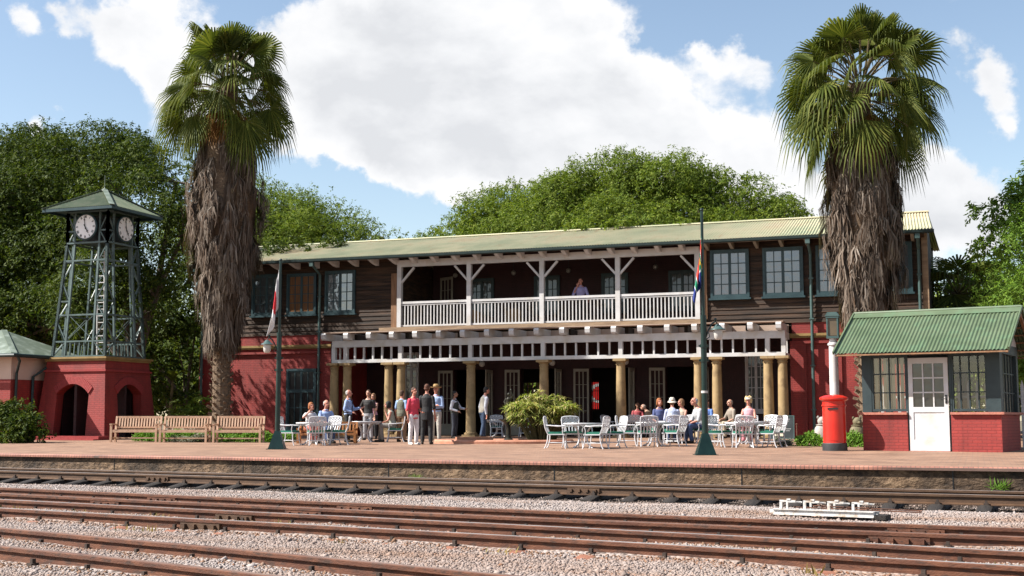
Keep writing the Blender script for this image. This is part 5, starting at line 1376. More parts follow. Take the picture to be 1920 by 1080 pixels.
ARM = dict(down=((.055, .03, -.30), (.07, -.04, -.55)), bent=((.05, .04, -.28), (.0, -.20, -.36)), crossed=((.05, -.05, -.28), (-.22, -.20, -.24)), table=((.05, -.16, -.25), (-.03, -.36, -.27)),
           face=((.04, -.13, -.23), (-.06, -.16, .02)), out=((.03, -.14, -.26), (.02, -.38, -.22)), phone=((.10, -.10, -.25), (-.05, -.10, .07)), rail=((.10, -.08, -.26), (.12, -.22, -.46)), lap=((.06, -.08, -.28), (-.04, -.27, -.36)), drink=((.17, -.16, -.10), (-.03, -.21, .11)), hip=((.16, .05, -.25), (.02, -.05, -.42)))
def person(label, loc, rz, h, top, sleeve='short', legs=None, pose='stand', arms=('down', 'down'), hair=None, hairmat=None, skin=None, hat=None, vest=None, lean=0., female=False, turn=0., nod=0., shoes=(.03, .025, .02), stride=0., topcol2=None, long_top=0., collar=True, belt=None, sitz=.45, tie=None, group=None):
    """h = height in units; built on a 1.75 figure facing -y, then scaled"""
    s = h/1.75; skin = skin or SKIN
    t = thing('person', label, 'person', loc, rz); t.scale = (s, s, s)
    if group: t['group'] = group
    sit = pose == 'sit'
    hz = sitz/s if sit else .93
    if sit: hz = min(hz, .62)
    th = R(lean)
    def TR(p):                                  # torso frame: lean forward about the hips
        x, y, z = p; z -= hz; c, s_ = math.cos(th), math.sin(th)
        return Vector((x, y*c - z*s_, hz + y*s_ + z*c))
    S_ = .90 if female else 1.
    sh = hz+.50; SHX = .175*S_
    B = MB()
    tor = [((0, 0, hz-.08), .145*(1.06 if female else 1), .10), ((0, .005, hz+.02), .160*(1.05 if female else 1), .115), ((0, 0, hz+.16), .138*S_, .10), ((0, -.01, hz+.32), .158*S_, .118), ((0, 0, hz+.44), .165*S_, .105), ((0, .01, hz+.52), .11*S_, .075), ((0, .01, hz+.56), .06, .055)]
    def loft_t(bb, rings, grow=0.):
        n_ = 18; vs = []
        for (c, rx, ry) in rings:
            for k in range(n_): a = 2*PI*k/n_; vs.append(TR((c[0]+(rx+grow)*math.cos(a), c[1]+(ry+grow)*math.sin(a), c[2])))
        m = len(rings); bb.add(vs, [(i*n_+k, i*n_+(k+1) % n_, (i+1)*n_+(k+1) % n_, (i+1)*n_+k) for i in range(m-1) for k in range(n_)] + [tuple(range(n_-1, -1, -1)), tuple((m-1)*n_+k for k in range(n_))])
    loft_t(B, tor)
    neck0, neck1 = TR((0, .012, hz+.50)), TR((0, -.005, hz+.64)); cap(B, neck0, neck1, .056, .05)
    hc = TR((0, -.02, hz+.725)) + Vector((0, -.02*math.sin(th), 0))
    HM = Matrix.Rotation(R(turn), 4, 'Z') @ Matrix.Rotation(R(nod), 4, 'X')
    def Hd(p): return hc + HM @ Vector(p)
    def hell(bb, c, r, n_=14, m=10): bb.ell(tuple(Hd(c)), r, n_, m, HM)
    hell(B, (0, .012, .018), (.076, .096, .098)); hell(B, (0, -.03, -.05), (.056, .062, .062)); hell(B, (0, -.055, -.085), (.034, .034, .026))
    cap(B, Hd((0, -.088, .01)), Hd((0, -.110, -.025)), .012, .016); 
    hell(B, (0, -.088, -.062), (.026, .012, .009))
    for sx in (-1, 1): hell(B, (sx*.077, .012, -.01), (.012, .022, .032), 8, 6); cap(B, Hd((sx*.018, -.082, .032)), Hd((sx*.05, -.074, .034)), .012, .010)
    # legs
    J = {}
    for sx in (-1, 1):
        hp = Vector((sx*.09, 0, hz-.02))
        if sit: kn = Vector((sx*.11, -.42, hz+.0)); an = Vector((sx*.10, -.42+(.06 if sx > 0 else -.04), .09)); 
        else: kn = Vector((sx*.10+sx*.012, -.02 - sx*stride*.5, .50)); an = Vector((sx*.105+sx*.02, .02 - sx*stride, .085+ (0.02 if stride and sx < 0 else 0)))
        cap(B, hp, kn, .085, .057); cap(B, kn, an, .056, .036); cap(B, an+Vector((0, .02, -.045)), an+Vector((sx*.02, -.14, -.055)), .036, .030, flat=.8)
        J[sx] = (hp, kn, an)
    A_ = {}
    for sx, kind in ((1, arms[0]), (-1, arms[1])):
        e, w = ARM[kind] if isinstance(kind, str) else kind
        p0 = TR((sx*SHX, .01, sh-.055)); pe = TR((sx*(SHX+e[0]), .01+e[1], sh-.055+e[2])); pw = TR((sx*(SHX+w[0]), .01+w[1], sh-.055+w[2]))
        cap(B, p0, pe, .050*S_, .038*S_); cap(B, pe, pw, .038*S_, .026*S_)
        d = (pw-pe).normalized(); side = Vector((1, 0, 0)) if abs(d.x) < .7 else Vector((0, 1, 0))
        side = (side-d*side.dot(d)).normalized(); nrm = d.cross(side)
        hb = pw+d*.075; cap(B, pw, hb, .026, .034, flat=.55)
        for k, (o_, L) in enumerate(((-.030, .058), (-.010, .070), (.010, .066), (.029, .052))):   # four fingers, bent
            k0 = pw+d*.085+side*o_; k1 = k0+d*L*.6+nrm*.010*sx; k2 = k1+d*L*.45+nrm*.026*sx
            cap(B, k0-d*.02, k1, .0098, .009, 7); cap(B, k1, k2, .009, .0075, 7)
        tb = pw+d*.03-side*.028; t1 = tb-side*.030+d*.030+nrm*.012*sx; cap(B, tb, t1, .0125, .0105, 7); cap(B, t1, t1+d*.032+nrm*.012*sx, .0105, .0085, 7)
        A_[sx] = (p0, pe, pw, d)
    me = remesh(B, .0082, 2); me.materials.clear(); me.materials.append(skin); link('body', me, t)
    for sx in (-1, 1):
        b = MB(); hell(b, (sx*.032, -.083, .012), (.013, .008, .007), 8, 6); obj('eye', b, EYE, t, True)
    # clothing
    tm = plain(*top) if isinstance(top, tuple) else top
    C = MB(); low = hz-.10-long_top
    rings = [((0, .0, low), .160+long_top*.12, .120+long_top*.06)] + [(c, rx+.016, ry+.018) for c, rx, ry in tor[1:5]] + [((0, .012, hz+.50), .125*S_, .085), ((0, .012, hz+.555), .066, .062)]
    if sit: rings[0] = ((0, 0, hz-.06), .165, .125)
    loft_t(C, rings)
    for sx in (-1, 1):
        p0, pe, pw, d = A_[sx]
        if sleeve in ('short', 'long', 'elbow'):
            cap(C, p0, pe if sleeve != 'short' else p0+(pe-p0)*.72, .066*S_, .058*S_)
        if sleeve == 'long': cap(C, pe, pe+(pw-pe)*.93, .053*S_, .041*S_)
    if collar: cap(C, TR((-.035, -.045, hz+.535)), TR((.035, -.045, hz+.535)), .022, .022)
    me = remesh(C, .0115, 2); me.materials.clear(); me.materials.append(tm); link('shirt', me, t)
    if vest:
        C = MB(); loft_t(C, [((0, 0, hz-.06), .176, .138), ((0, .005, hz+.05), .188, .146), ((0, 0, hz+.17), .176, .134), ((0, -.008, hz+.33), .186, .150), ((0, .005, hz+.43), .172, .132), ((0, .012, hz+.52), .10, .088)])
        me = remesh(C, .012, 2); me.materials.clear(); me.materials.append(plain(*vest)); link('waistcoat', me, t)
    if legs:
        C = MB(); lm = plain(*legs)
        loft_t(C, [((0, 0, hz-.10), .165, .125), ((0, .004, hz+.0), .172, .132), ((0, .0, hz+.09), .158, .122)])
        for sx in (-1, 1):
            hp, kn, an = J[sx]; cap(C, hp, kn, .103, .076, 12); cap(C, kn, an+(kn-an)*.06, .074, .062, 12)
        me = remesh(C, .0115, 2); me.materials.clear(); me.materials.append(lm); link('trousers', me, t)
    for sx in (-1, 1):
        hp, kn, an = J[sx]; C = MB(); cap(C, an+Vector((0, .03, -.042)), an+Vector((sx*.02, -.15, -.050)), .046, .040, 10, .8); cap(C, an+Vector((0, .02, -.02)), an+Vector((0, .02, .01)), .044, .04)
        me = remesh(C, .011, 1); me.materials.clear(); me.materials.append(plain('shoe%02d' % int(100*shoes[0]), shoes)); link('shoe', me, t)
    if belt: 
        C = MB(); n_ = 20
        vs = [TR(((.180)*math.cos(2*PI*k/n_), .004+(.140)*math.sin(2*PI*k/n_), hz+z)) for z in (.062, .098) for k in range(n_)]
        C.add(vs, [(k, (k+1) % n_, n_+(k+1) % n_, n_+k) for k in range(n_)]); obj('belt', C, plain(*belt), t)
    if tie:
        C = MB(); C.prism([(-.03, hz+.12), (0, hz+.07), (.03, hz+.12), (.016, hz+.50), (-.016, hz+.50)], 'y', -.150, -.138); C.v = [tuple(TR(p)) for p in C.v]; obj('tie', C, plain(*tie), t)
    # hair
    if hair:
        C = MB(); hm = plain(*hairmat)
        if hair == 'short': hell(C, (0, .022, .035), (.082, .096, .093)); hell(C, (0, .045, -.02), (.079, .07, .065))
        elif hair == 'thin': hell(C, (0, .035, .02), (.080, .090, .080)); hell(C, (0, .05, -.03), (.08, .06, .05))
        elif hair == 'bob':
            hell(C, (0, .024, .035), (.092, .102, .098)); hell(C, (0, .05, -.05), (.09, .07, .085))
            for sx in (-1, 1): hell(C, (sx*.078, .005, -.04), (.022, .055, .085))
        elif hair == 'curly':
            for k in range(26):
                a = k*2.4; z = -.06+.17*k/25; r_ = .09*math.sqrt(max(0, 1-((z-.02)/.125)**2)) ; x, y = r_*math.cos(a), .028+r_*math.sin(a)
                if y < -.045 and z < .06: continue
                hell(C, (x, y, z), (.036, .036, .034), 8, 6)
            hell(C, (0, .03, .035), (.088, .095, .09))
        me = remesh(C, .010, 1); me.materials.clear(); me.materials.append(hm); link('hair', me, t)
    if hat:
        kind, hcol = hat; hm = plain(*hcol); C = MB(); Hm = Matrix.Translation(hc) @ HM @ Matrix.Translation((0, .01, .055)) @ Matrix.Rotation(R(-6), 4, 'X')
        if kind == 'brim':
            C.lathe([(.02, .105), (.055, .11), (.082, .09), (.092, .03), (.096, .0), (.15, -.012), (.185, .006), (.187, .014), (.15, -.002), (.098, .012)], 28, M_=Hm)
            v2 = []
            o = obj('hat', C, hm, t, True)
            C = MB(); C.lathe([(.0945, .005), (.0965, .008), (.0945, .034), (.092, .036)], 28, M_=Hm); obj('hat_band', C, plain('hatband', (.12, .07, .04)), t, True)
        elif kind == 'cloche':
            C.lathe([(.02, .105), (.06, .10), (.085, .07), (.095, .02), (.10, -.01), (.14, -.045), (.15, -.05), (.138, -.035), (.102, .0)], 24, M_=Hm); obj('hat', C, hm, t, True)
        elif kind == 'visor':
            C.lathe([(.086, .0), (.094, .0), (.092, .045), (.084, .045)], 24, M_=Hm); C.prism([(-.085, -.04), (-.06, -.15), (0, -.175), (.06, -.15), (.085, -.04)], 'z', .0, .008); 
            C.v[-10:] = [tuple(Hm @ Vector(p)) for p in C.v[-10:]]; obj('visor', C, hm, t, True)
    return t, A_
def face(deg): return R(20+deg)          # 0 = looks at the camera, +90 = looks to the picture's right
def G(r, y, dz=0): return (r, y, zg(y)+dz)
WHT = ('white_cotton', (.70, .69, .70)); BLUE = ('pale_blue_shirt', (.30, .40, .66)); DK = ('black_cloth', (.014, .014, .016)); KHA = ('khaki_trousers', (.40, .34, .25)); BEI = ('beige_top', (.42, .34, .26))
GREY_H = ('hair_grey', (.36, .34, .33)); BRN_H = ('hair_brown', (.07, .032, .016)); RED_H = ('hair_auburn', (.28, .09, .025)); BLK_H = ('hair_black', (.012, .01, .009)); BLO_H = ('hair_blonde', (.50, .36, .17)); LBR_H = ('hair_light_brown', (.20, .10, .045))
# people on the bench at the left table
o_ = rel((-16.27, 29.85), -.42, 1.08); person('auburn haired woman in white drinking from a cup at the left table', (o_[0], o_[1], .045), face(35), 1.42, WHT, 'short', ('skirt_pink', (.45, .12, .10)), 'sit', ('table', 'drink'), 'bob', RED_H, SKINR, female=True, sitz=.43, lean=6)
o_ = rel((-16.27, 29.85), .0, 1.12); person('balding man in a light blue shirt sitting at the left table', (o_[0], o_[1], .045), face(30), 1.56, BLUE, 'short', ('jeans_blue', (.05, .09, .2)), 'sit', ('table', 'table'), 'thin', GREY_H, SKINR, sitz=.43, lean=4, turn=10)
# standing group left
person('grey haired man standing in a light blue shirt, dark tie and black trousers', G(-16.67, 32.27), face(80), 1.46, BLUE, 'long', DK, 'stand', ('out', 'bent'), 'thin', GREY_H, SKINR, belt=('belt_black', (.01, .01, .01)), tie=('tie_navy', (.015, .02, .06)))
person('man standing in a black t-shirt and grey trousers behind the second table', G(-17.25, 34.71), face(-15), 1.49, ('black_tshirt', (.018, .016, .016)), 'short', ('grey_trousers', (.34, .34, .36)), 'stand', ('down', 'hip'), 'short', BRN_H, SKIN, collar=False)
person('woman in pink standing half hidden behind the man in the black t-shirt', G(-17.72, 36.0), face(-20), 1.40, ('pink_blouse', (.55, .28, .34)), 'none', DK, 'stand', ('face', 'down'), 'bob', LBR_H, SKIN, female=True)
o_ = rel(TC['s'], .80, .02); person('dark haired woman in a grey sleeveless top seated at the second table', (o_[0], o_[1], .05), face(-85), 1.46, ('grey_vest_top', (.32, .32, .27)), 'none', ('grey_skirt', (.22, .2, .18)), 'sit', ('face', 'table'), 'bob', BLK_H, SKINR, female=True, sitz=.475, lean=14)
# standing group centre
person('man with his back turned in an olive waistcoat over a blue shirt and brown trousers', G(-15.30, 32.9), face(150), 1.44, ('sky_blue_shirt', (.26, .38, .58)), 'short', ('brown_trousers', (.24, .14, .08)), 'stand', ('down', 'down'), 'short', BRN_H, SKINR, vest=('olive_waistcoat', (.14, .14, .10)))
person('woman in a red blouse and white trousers standing in the centre group', G(-13.71, 30.21), face(42), 1.47, ('red_blouse', (.62, .05, .09)), 'elbow', ('white_trousers', (.74, .70, .72)), 'stand', ('bent', 'down'), 'short', BRN_H, SKINR, female=True, shoes=(.7, .66, .62), long_top=.03)
person('person in a black jacket and trousers with back to the camera in the centre group', G(-13.62, 30.85), face(170), 1.56, DK, 'elbow', ('black_trousers', (.02, .02, .022)), 'stand', ('bent', 'down'), 'short', ('hair_dark_auburn', (.10, .035, .018)), SKINR, long_top=.12)
person('man in a straw hat, light blue shirt and khaki trousers with folded arms', G(-14.55, 33.6), face(-12), 1.58, ('light_blue_shirt', (.36, .47, .70)), 'long', ('stone_trousers', (.46, .43, .38)), 'stand', ('crossed', 'crossed'), 'short', GREY_H, SKINR, hat=('brim', ('straw_hat', (.42, .27, .11))), belt=('belt_brown', (.06, .03, .015)), shoes=(.5, .42, .3), stride=.06, nod=6)
person('man in a dark waistcoat and white shirt standing in the veranda shade', G(-15.55, 37.4), face(70), 1.48, ('white_shirt', (.55, .56, .62)), 'long', ('dark_trousers', (.03, .035, .05)), 'stand', ('table', 'bent'), 'short', BLK_H, SKIND, vest=('dark_waistcoat', (.04, .045, .04)))
person('man in a pale waistcoat, white shirt and jeans turning away by the fountain', G(-14.54, 37.3), face(115), 1.60, ('white_shirt', (.55, .56, .62)), 'long', ('dark_jeans', (.03, .055, .11)), 'stand', ('down', 'down'), 'short', BLK_H, SKINR, vest=('stone_waistcoat', (.36, .33, .28)), stride=.1, lean=8)
# tables right
o_ = rel(TC['hb'], -.1, -.55); person('person in a cream hat and white and blue shirt seated with back to the camera', (o_[0], o_[1], .065), face(178), 1.46, ('white_blue_shirt', (.50, .56, .74)), 'elbow', ('jeans_blue', (.05, .09, .2)), 'sit', ('table', 'table'), 'short', LBR_H, SKINR, hat=('cloche', ('cream_hat', (.62, .56, .48))), sitz=.475, lean=6)
o_ = rel(TC['hb'], -.32, .55); person('auburn haired woman half hidden behind the cream hat', (o_[0], o_[1], .07), face(10), 1.50, ('navy_top', (.06, .08, .2)), 'short', DK, 'sit', ('table', 'lap'), 'bob', RED_H, SKINR, female=True, sitz=.475)
o_ = rel(TC['hb'], .30, .35); person('woman with short light brown hair in a beige top seated at the white hat table', (o_[0], o_[1], .07), face(-50), 1.46, BEI, 'none', KHA, 'sit', ('table', 'table'), 'bob', LBR_H, SKINR, female=True, sitz=.475, lean=6, turn=-15)
o_ = rel(TC['hb'], .70, -.30); person('grey haired man in a grey shirt and jeans leaning forward in his chair', (o_[0], o_[1], .06), face(-75), 1.60, ('light_grey_shirt', (.44, .45, .46)), 'elbow', ('jeans_blue', (.05, .09, .2)), 'sit', ('table', 'table'), 'thin', GREY_H, SKINR, sitz=.475, lean=16)
o_ = rel(TC['v2'], .72, -.72); person('man in beige bent over a table behind the middle column', (o_[0], o_[1], .1), face(-110), 1.5, ('beige_shirt', (.30, .22, .16)), 'elbow', DK, 'sit', ('table', 'table'), 'thin', ('hair_pale', (.25, .2, .17)), SKIN, sitz=.475, lean=30)
o_ = rel(TC['v2'], .35, .7); person('person in red seated deep in the shade left of the middle column', (o_[0], o_[1], .1), face(0), 1.46, ('crimson_top', (.35, .06, .07)), 'short', DK, 'sit', ('table', 'lap'), 'short', BRN_H, SKIND, sitz=.475)
o_ = rel(TC['rb'], .02, .55); person('blonde woman in a white visor and pink sleeveless top at the far right table', (o_[0], o_[1], .07), face(-18), 1.55, ('pink_top', (.62, .34, .38)), 'none', ('pink_skirt', (.58, .2, .24)), 'sit', ('table', 'table'), 'curly', BLO_H, SKINR, hat=('visor', ('white_visor', (.72, .66, .56))), female=True, sitz=.475, nod=14, collar=False)
person('elderly person in a beige shirt sitting in shade, facing left, behind the far right tables', (-7.15, 39.75, .1), face(-70), 1.55, ('taupe_shirt', (.26, .22, .18)), 'elbow', KHA, 'sit', ('lap', 'table'), 'thin', ('hair_pale', (.25, .2, .17)), SKIN, sitz=.475, lean=6)
person('person in blue mostly hidden behind the right flag pole', (-7.52, 37.6, .095), face(-40), 1.5, ('bright_blue_shirt', (.10, .19, .48)), 'short', KHA, 'sit', ('lap', 'lap'), 'short', BRN_H, SKIN, sitz=.475)
for k, (x, y, lab) in enumerate([(-7.15, 39.85, 'white chair under the elderly person in beige in the shade'), (-7.52, 37.72, 'white chair half hidden behind the right flag pole, under the person in blue')]):
    dup(C0, (x, y, .1), R(20)+R(-60+20*k), lab, GR['v'])
o_ = rel(TC['hb'], .34, .40); dup(C0, (o_[0], o_[1], .07), face(-50), 'white chair under the woman with short light brown hair', GR['h'])
o_ = rel(TC['hb'], -.32, .60); dup(C0, (o_[0], o_[1], .07), face(10), 'white chair under the auburn haired woman behind the cream hat', GR['h'])
o_ = rel(TC['rb'], .02, .60); dup(C0, (o_[0], o_[1], .07), face(-18), 'white chair under the blonde woman in pink', GR['r'])
o_ = rel(TC['v2'], .35, .75); dup(C0, (o_[0], o_[1], .1), face(0), 'white chair under the person in red deep in the shade', GR['v'])
# on the balcony
person('man in a lilac shirt standing at the balcony rail with a hand to his face', (-12.72, 41.9, 3.95), face(-8), 1.6, ('lilac_shirt', (.34, .30, .52)), 'elbow', DK, 'stand', ('rail', 'phone'), 'short', BRN_H, SKINR, turn=-8)
# cup in the drinking woman's hand
# ------------------------------------------------------------------ vegetation
def unit(v): return v/np.maximum(np.linalg.norm(v, axis=-1, keepdims=True), 1e-9)
def leaves(rng, P, Nn, size, asp=.45, droop=.25, jitter=.8):
    """one bent leaf (two quads hinged at the midrib tip line) per point: returns V,F"""
    m = len(P)
    nn = unit(Nn + rng.normal(0, jitter, (m, 3)))
    t = rng.normal(0, 1, (m, 3)); t[:, 2] -= droop*2
    t = unit(t - nn*np.sum(t*nn, 1, keepdims=True)); bb = np.cross(nn, t)
    L = size*rng.uniform(.7, 1.3, (m, 1)); w = L*asp
    p0 = P; p1 = P + t*L*.5 + bb*w*.5 - nn*L*.06; p2 = P + t*L - nn*L*.16; p3 = P + t*L*.5 - bb*w*.5 - nn*L*.06; 
    V = np.stack([p0, p1, p2, p3], 1).reshape(-1, 3)
    i = np.arange(m)[:, None]*4
    F = np.concatenate([i+np.array([[0, 1, 2, 3]])], 0)
    return V, F
def clump_points(rng, C, Rr, n_, shell=.55):
    d = unit(rng.normal(0, 1, (n_, 3))); r_ = rng.uniform(shell**3, 1, (n_, 1))**(1/3)
    # ragged: radius varies with direction
    k = 1+.22*np.sin(d[:, :1]*7+C[0])*np.sin(d[:, 1:2]*6+C[1])+.15*np.sin(d[:, 2:3]*9+C[2])
    return C + d*r_*k*Rr, d
def sprays(rng, C, Rr, n_sp, n_lf, spl):
    """twigs standing out of a clump: leaves strung along short arching stems"""
    d = unit(rng.normal(0, 1, (n_sp, 3)) + np.array([0, 0, .25])); o = C + d*Rr*rng.uniform(.55, .98, (n_sp, 1))
    side = unit(np.cross(d, rng.normal(0, 1, (n_sp, 3))))
    u = rng.uniform(.0, 1, (n_sp, n_lf, 1)); L = spl*rng.uniform(.6, 1.3, (n_sp, 1, 1))
    a = unit(d + side*.6)
    P = o[:, None]+a[:, None]*u*L; P = P + np.array([0, 0, -1.])*(u**2)*L*.35 + rng.normal(0, .03, (n_sp, n_lf, 3))
    Nn = unit(d*.6+np.array([0, 0, .7]))[:, None].repeat(n_lf, 1)
    return P.reshape(-1, 3), Nn.reshape(-1, 3)
def tree(label, base, blobs, mat, seed, size=.17, dens=1., trunk=.3, limbs=True, cat='tree', name='tree', group=None, spl=.5, asp=.42, ntw=1.):
    """blobs: (x,y,z,r,rz) lobes of the crown in world units; each lobe is broken into smaller clumps"""
    rng = np.random.default_rng(seed)
    t = thing(name, label, cat, base, 0, group)
    B0 = np.array(base)
    Vs, Fs, o_ = [], [], 0; cl = []
    for (x, y, z, r_, rz_) in blobs:
        k = max(4, int(3.6*r_*r_))
        for j in range(k):
            d = unit(rng.normal(0, 1, 3)); d[2] = abs(d[2])*1.0-.25 if rng.random() < .8 else d[2]
            d[1] -= .15; d = unit(d)
            c = np.array([x, y, z]) + d*np.array([r_, r_, rz_])*rng.uniform(.55, 1.0)
            cl.append((c, r_*rng.uniform(.24, .50)))
    for c, rr in cl:
        n_ = int(400*dens*(rr/.6)**2*(.17/size)**1.6)+30
        nsp = max(4, int(n_*ntw/14))
        P, Nn = sprays(rng, c, np.array([rr*1.15, rr*1.15, rr*.8]), nsp, 14, spl*(.6+rr*.5))
        V, F = leaves(rng, P, Nn, size, asp, .35, .55)
        Vs.append(V); Fs.append(F+o_); o_ += len(V)
    V = np.concatenate(Vs); F = np.concatenate(Fs)
    link('crown', npmesh('crown', V-B0, F, mat), t)
    if limbs:
        b = MB(); cen = np.mean([c for c, _ in cl], 0); top = cen[2]-.2*(cen[2]-base[2])
        fork = np.array([base[0]+(cen[0]-base[0])*.35, base[1]+(cen[1]-base[1])*.35, base[2]+(top-base[2])*.45])
        b.tube([(0, 0, -.1), tuple((fork-B0)*.5+np.array([.05, 0, 0])), tuple(fork-B0)], [trunk*1.35, trunk, trunk*.8], 10)
        for (x, y, z, r_, rz_) in blobs:
            e = np.array([x, y, z])-B0; f0 = fork-B0; mid = f0*.5+e*.5+rng.normal(0, .25, 3)
            b.tube([tuple(f0-np.array([0, 0, .15])), tuple(mid), tuple(e)], [trunk*.55, trunk*.34, trunk*.14], 7)
        for c, rr in cl[::2]:
            k = min(blobs, key=lambda q: (q[0]-c[0])**2+(q[1]-c[1])**2+(q[2]-c[2])**2); e = np.array(k[:3])-B0; c2 = c-B0
            b.tube([tuple(e), tuple((e+c2)/2+rng.normal(0, .12, 3)), tuple(c2)], [trunk*.15, trunk*.1, trunk*.04], 5)
        obj('trunk', b, MT['bark'], t, True)
    return t
# centre tree: broad rounded crown rising behind the roof
ct = [(-25.4, 59, 8.6, 1.7, 1.1), (-23.4, 58, 9.5, 2.1, 1.4), (-21.0, 58, 10.3, 2.3, 1.5), (-18.4, 58, 10.9, 2.4, 1.5), (-15.8, 58, 11.3, 2.4, 1.6), (-13.4, 58, 11.3, 2.4, 1.5), (-11.2, 58, 10.7, 2.2, 1.5), (-9.4, 58, 9.8, 2.0, 1.3), (-8.0, 57.5, 9.2, 1.6, .9), (-27.2, 59, 8.3, 1.3, .8), (-28.6, 59, 7.9, .9, .6), (-26.2, 58, 8.4, 1.4, .9), (-24.6, 57, 8.9, 1.6, 1.1),
      (-21.4, 55.5, 8.5, 2.0, 1.3), (-18.2, 55, 8.9, 2.2, 1.4), (-14.6, 55, 9.2, 2.2, 1.4), (-11.2, 55, 8.8, 2.0, 1.3), (-24.2, 56, 8.0, 1.6, 1.0), (-8.8, 55.5, 8.4, 1.4, .9)]
tree('wide rounded green tree rising behind the middle of the station roof', (-16.5, 58, 0), ct, MT['leafmid'], 11, .15, 1.15, .5, spl=.7, asp=.34)
# a bough of another tree that hangs over the roof ridge
tree('low leafy bough spilling over the roof ridge in the middle', (-12.5, 46.6, 6.9), [(-13.6, 45.4, 7.75, .75, .4), (-12.4, 45.4, 7.85, .8, .4), (-11.2, 45.5, 7.8, .75, .4), (-10.0, 45.6, 7.75, .6, .35), (-14.4, 45.7, 7.7, .45, .3)], MT['leafmid'], 12, .15, 1.0, .08, name='tree_bough', cat='branch', spl=.4)
# trees on the left
lt = [(-44, 48, 11.6, 3.2, 2.0), (-40.2, 47, 12.1, 2.6, 1.9), (-37.0, 46.5, 12.1, 2.3, 1.8), (-41, 44.5, 9.6, 2.8, 2.2), (-37.4, 44, 9.8, 2.5, 2.0), (-34.6, 45.5, 11.0, 2.0, 1.7), (-39, 43, 7.0, 2.5, 2.0), (-41.5, 43, 5.6, 2.2, 1.8), (-38, 42, 4.6, 2.2, 1.8), (-43.5, 43, 7.5, 2.2, 2.0), (-35.4, 42, 4.4, 2.0, 1.8), (-41, 41, 3.4, 2.0, 1.6), (-35.2, 43.5, 7.6, 2.3, 2.0), (-45, 45, 9.5, 3.0, 2.4)]
tree('large dark green tree towering behind the clock tower at the left', (-39, 47, 0), lt, MT['leafdark'], 21, .15, 1.1, .5, spl=.65, asp=.36)
lt2_ = [(-33.2, 44.5, 9.4, 1.9, 1.7), (-32.4, 43.8, 7.2, 1.9, 1.8), (-31.2, 44.5, 10.6, 1.5, 1.4), (-33.5, 43, 5.0, 2.0, 1.6), (-30.6, 44.2, 8.2, 1.6, 1.6), (-31, 43, 5.6, 1.6, 1.5)]
lt2 = [(x*.86, y*.86, .68+(z-.68)*.86, r*.9, q*.9) for x, y, z, r, q in lt2_] + [(-29.6, 37.8, 5.4, 1.3, 1.3)]
tree('dark green tree between the clock tower and the left palm', (-28.6, 38.6, .1), lt2, MT['leafdark'], 22, .15, 1.1, .35, spl=.6, asp=.36)
ml = [(-36.5, 55, 9.6, 2.2, 1.6), (-34.0, 54.5, 10.6, 2.2, 1.6), (-31.4, 54, 10.5, 2.0, 1.3), (-29.2, 53.5, 9.8, 1.7, 1.0), (-27.2, 53.5, 9.3, 1.4, .7), (-33, 53, 9.0, 2.4, 1.6), (-30, 52, 8.9, 2.1, 1.3), (-27.6, 52.5, 8.6, 1.5, .9), (-25.6, 53, 9.0, .9, .5)]
tree('spreading mid green tree behind the left end of the station roof', (-32, 55, 0), ml, MT['leafmid'], 23, .15, 1.1, .4, spl=.8, asp=.3)
tree('leafy bough hanging over the left end of the station roof', (-28.5, 46, 6.6), [(-27.6, 42.6, 7.2, .95, .6), (-26.0, 43.0, 7.3, .95, .6), (-24.5, 43.6, 7.4, .8, .5), (-23.4, 44.2, 7.5, .5, .3), (-28.2, 43.4, 8.3, 1.0, .7), (-26.6, 44.4, 8.6, 1.0, .7)], MT['leafdark'], 24, .15, 1.0, .08, name='tree_bough', cat='branch', spl=.4)
# right side
rt = [(2.6, 42, 8.3, 1.0, .9), (3.2, 42.5, 8.9, 1.1, 1.0), (1.6, 41, 6.7, 1.1, .8), (2.2, 41.5, 7.5, .9, .8), (1.8, 40.5, 5.8, 1.4, 1.1), (3.2, 41, 7.8, 1.3, 1.1), (2.4, 41, 7.0, 1.6, 1.3), (4.5, 43, 9.0, 2.0, 1.6), (4.0, 41, 6.5, 1.8, 1.5)]
tree('leafy tree at the right edge, tall behind the kiosk', (3, 43, 0), rt, MT['leaflight'], 31, .15, 1.9, .3, spl=.45)
tree('bright feathery shrub tree at the right edge, just above the kiosk roof', (2.2, 38.5, 0), [(1.4, 38, 5.0, 1.1, .8), (2.4, 38, 5.6, 1.3, 1.0), (1.6, 37.8, 4.1, 1.2, .8), (3.0, 38, 4.6, 1.4, 1.1), (1.0, 38, 3.6, .8, .6)], MT['feather'], 32, .13, 2.2, .14, asp=.2, spl=.7, name='feathery_tree')
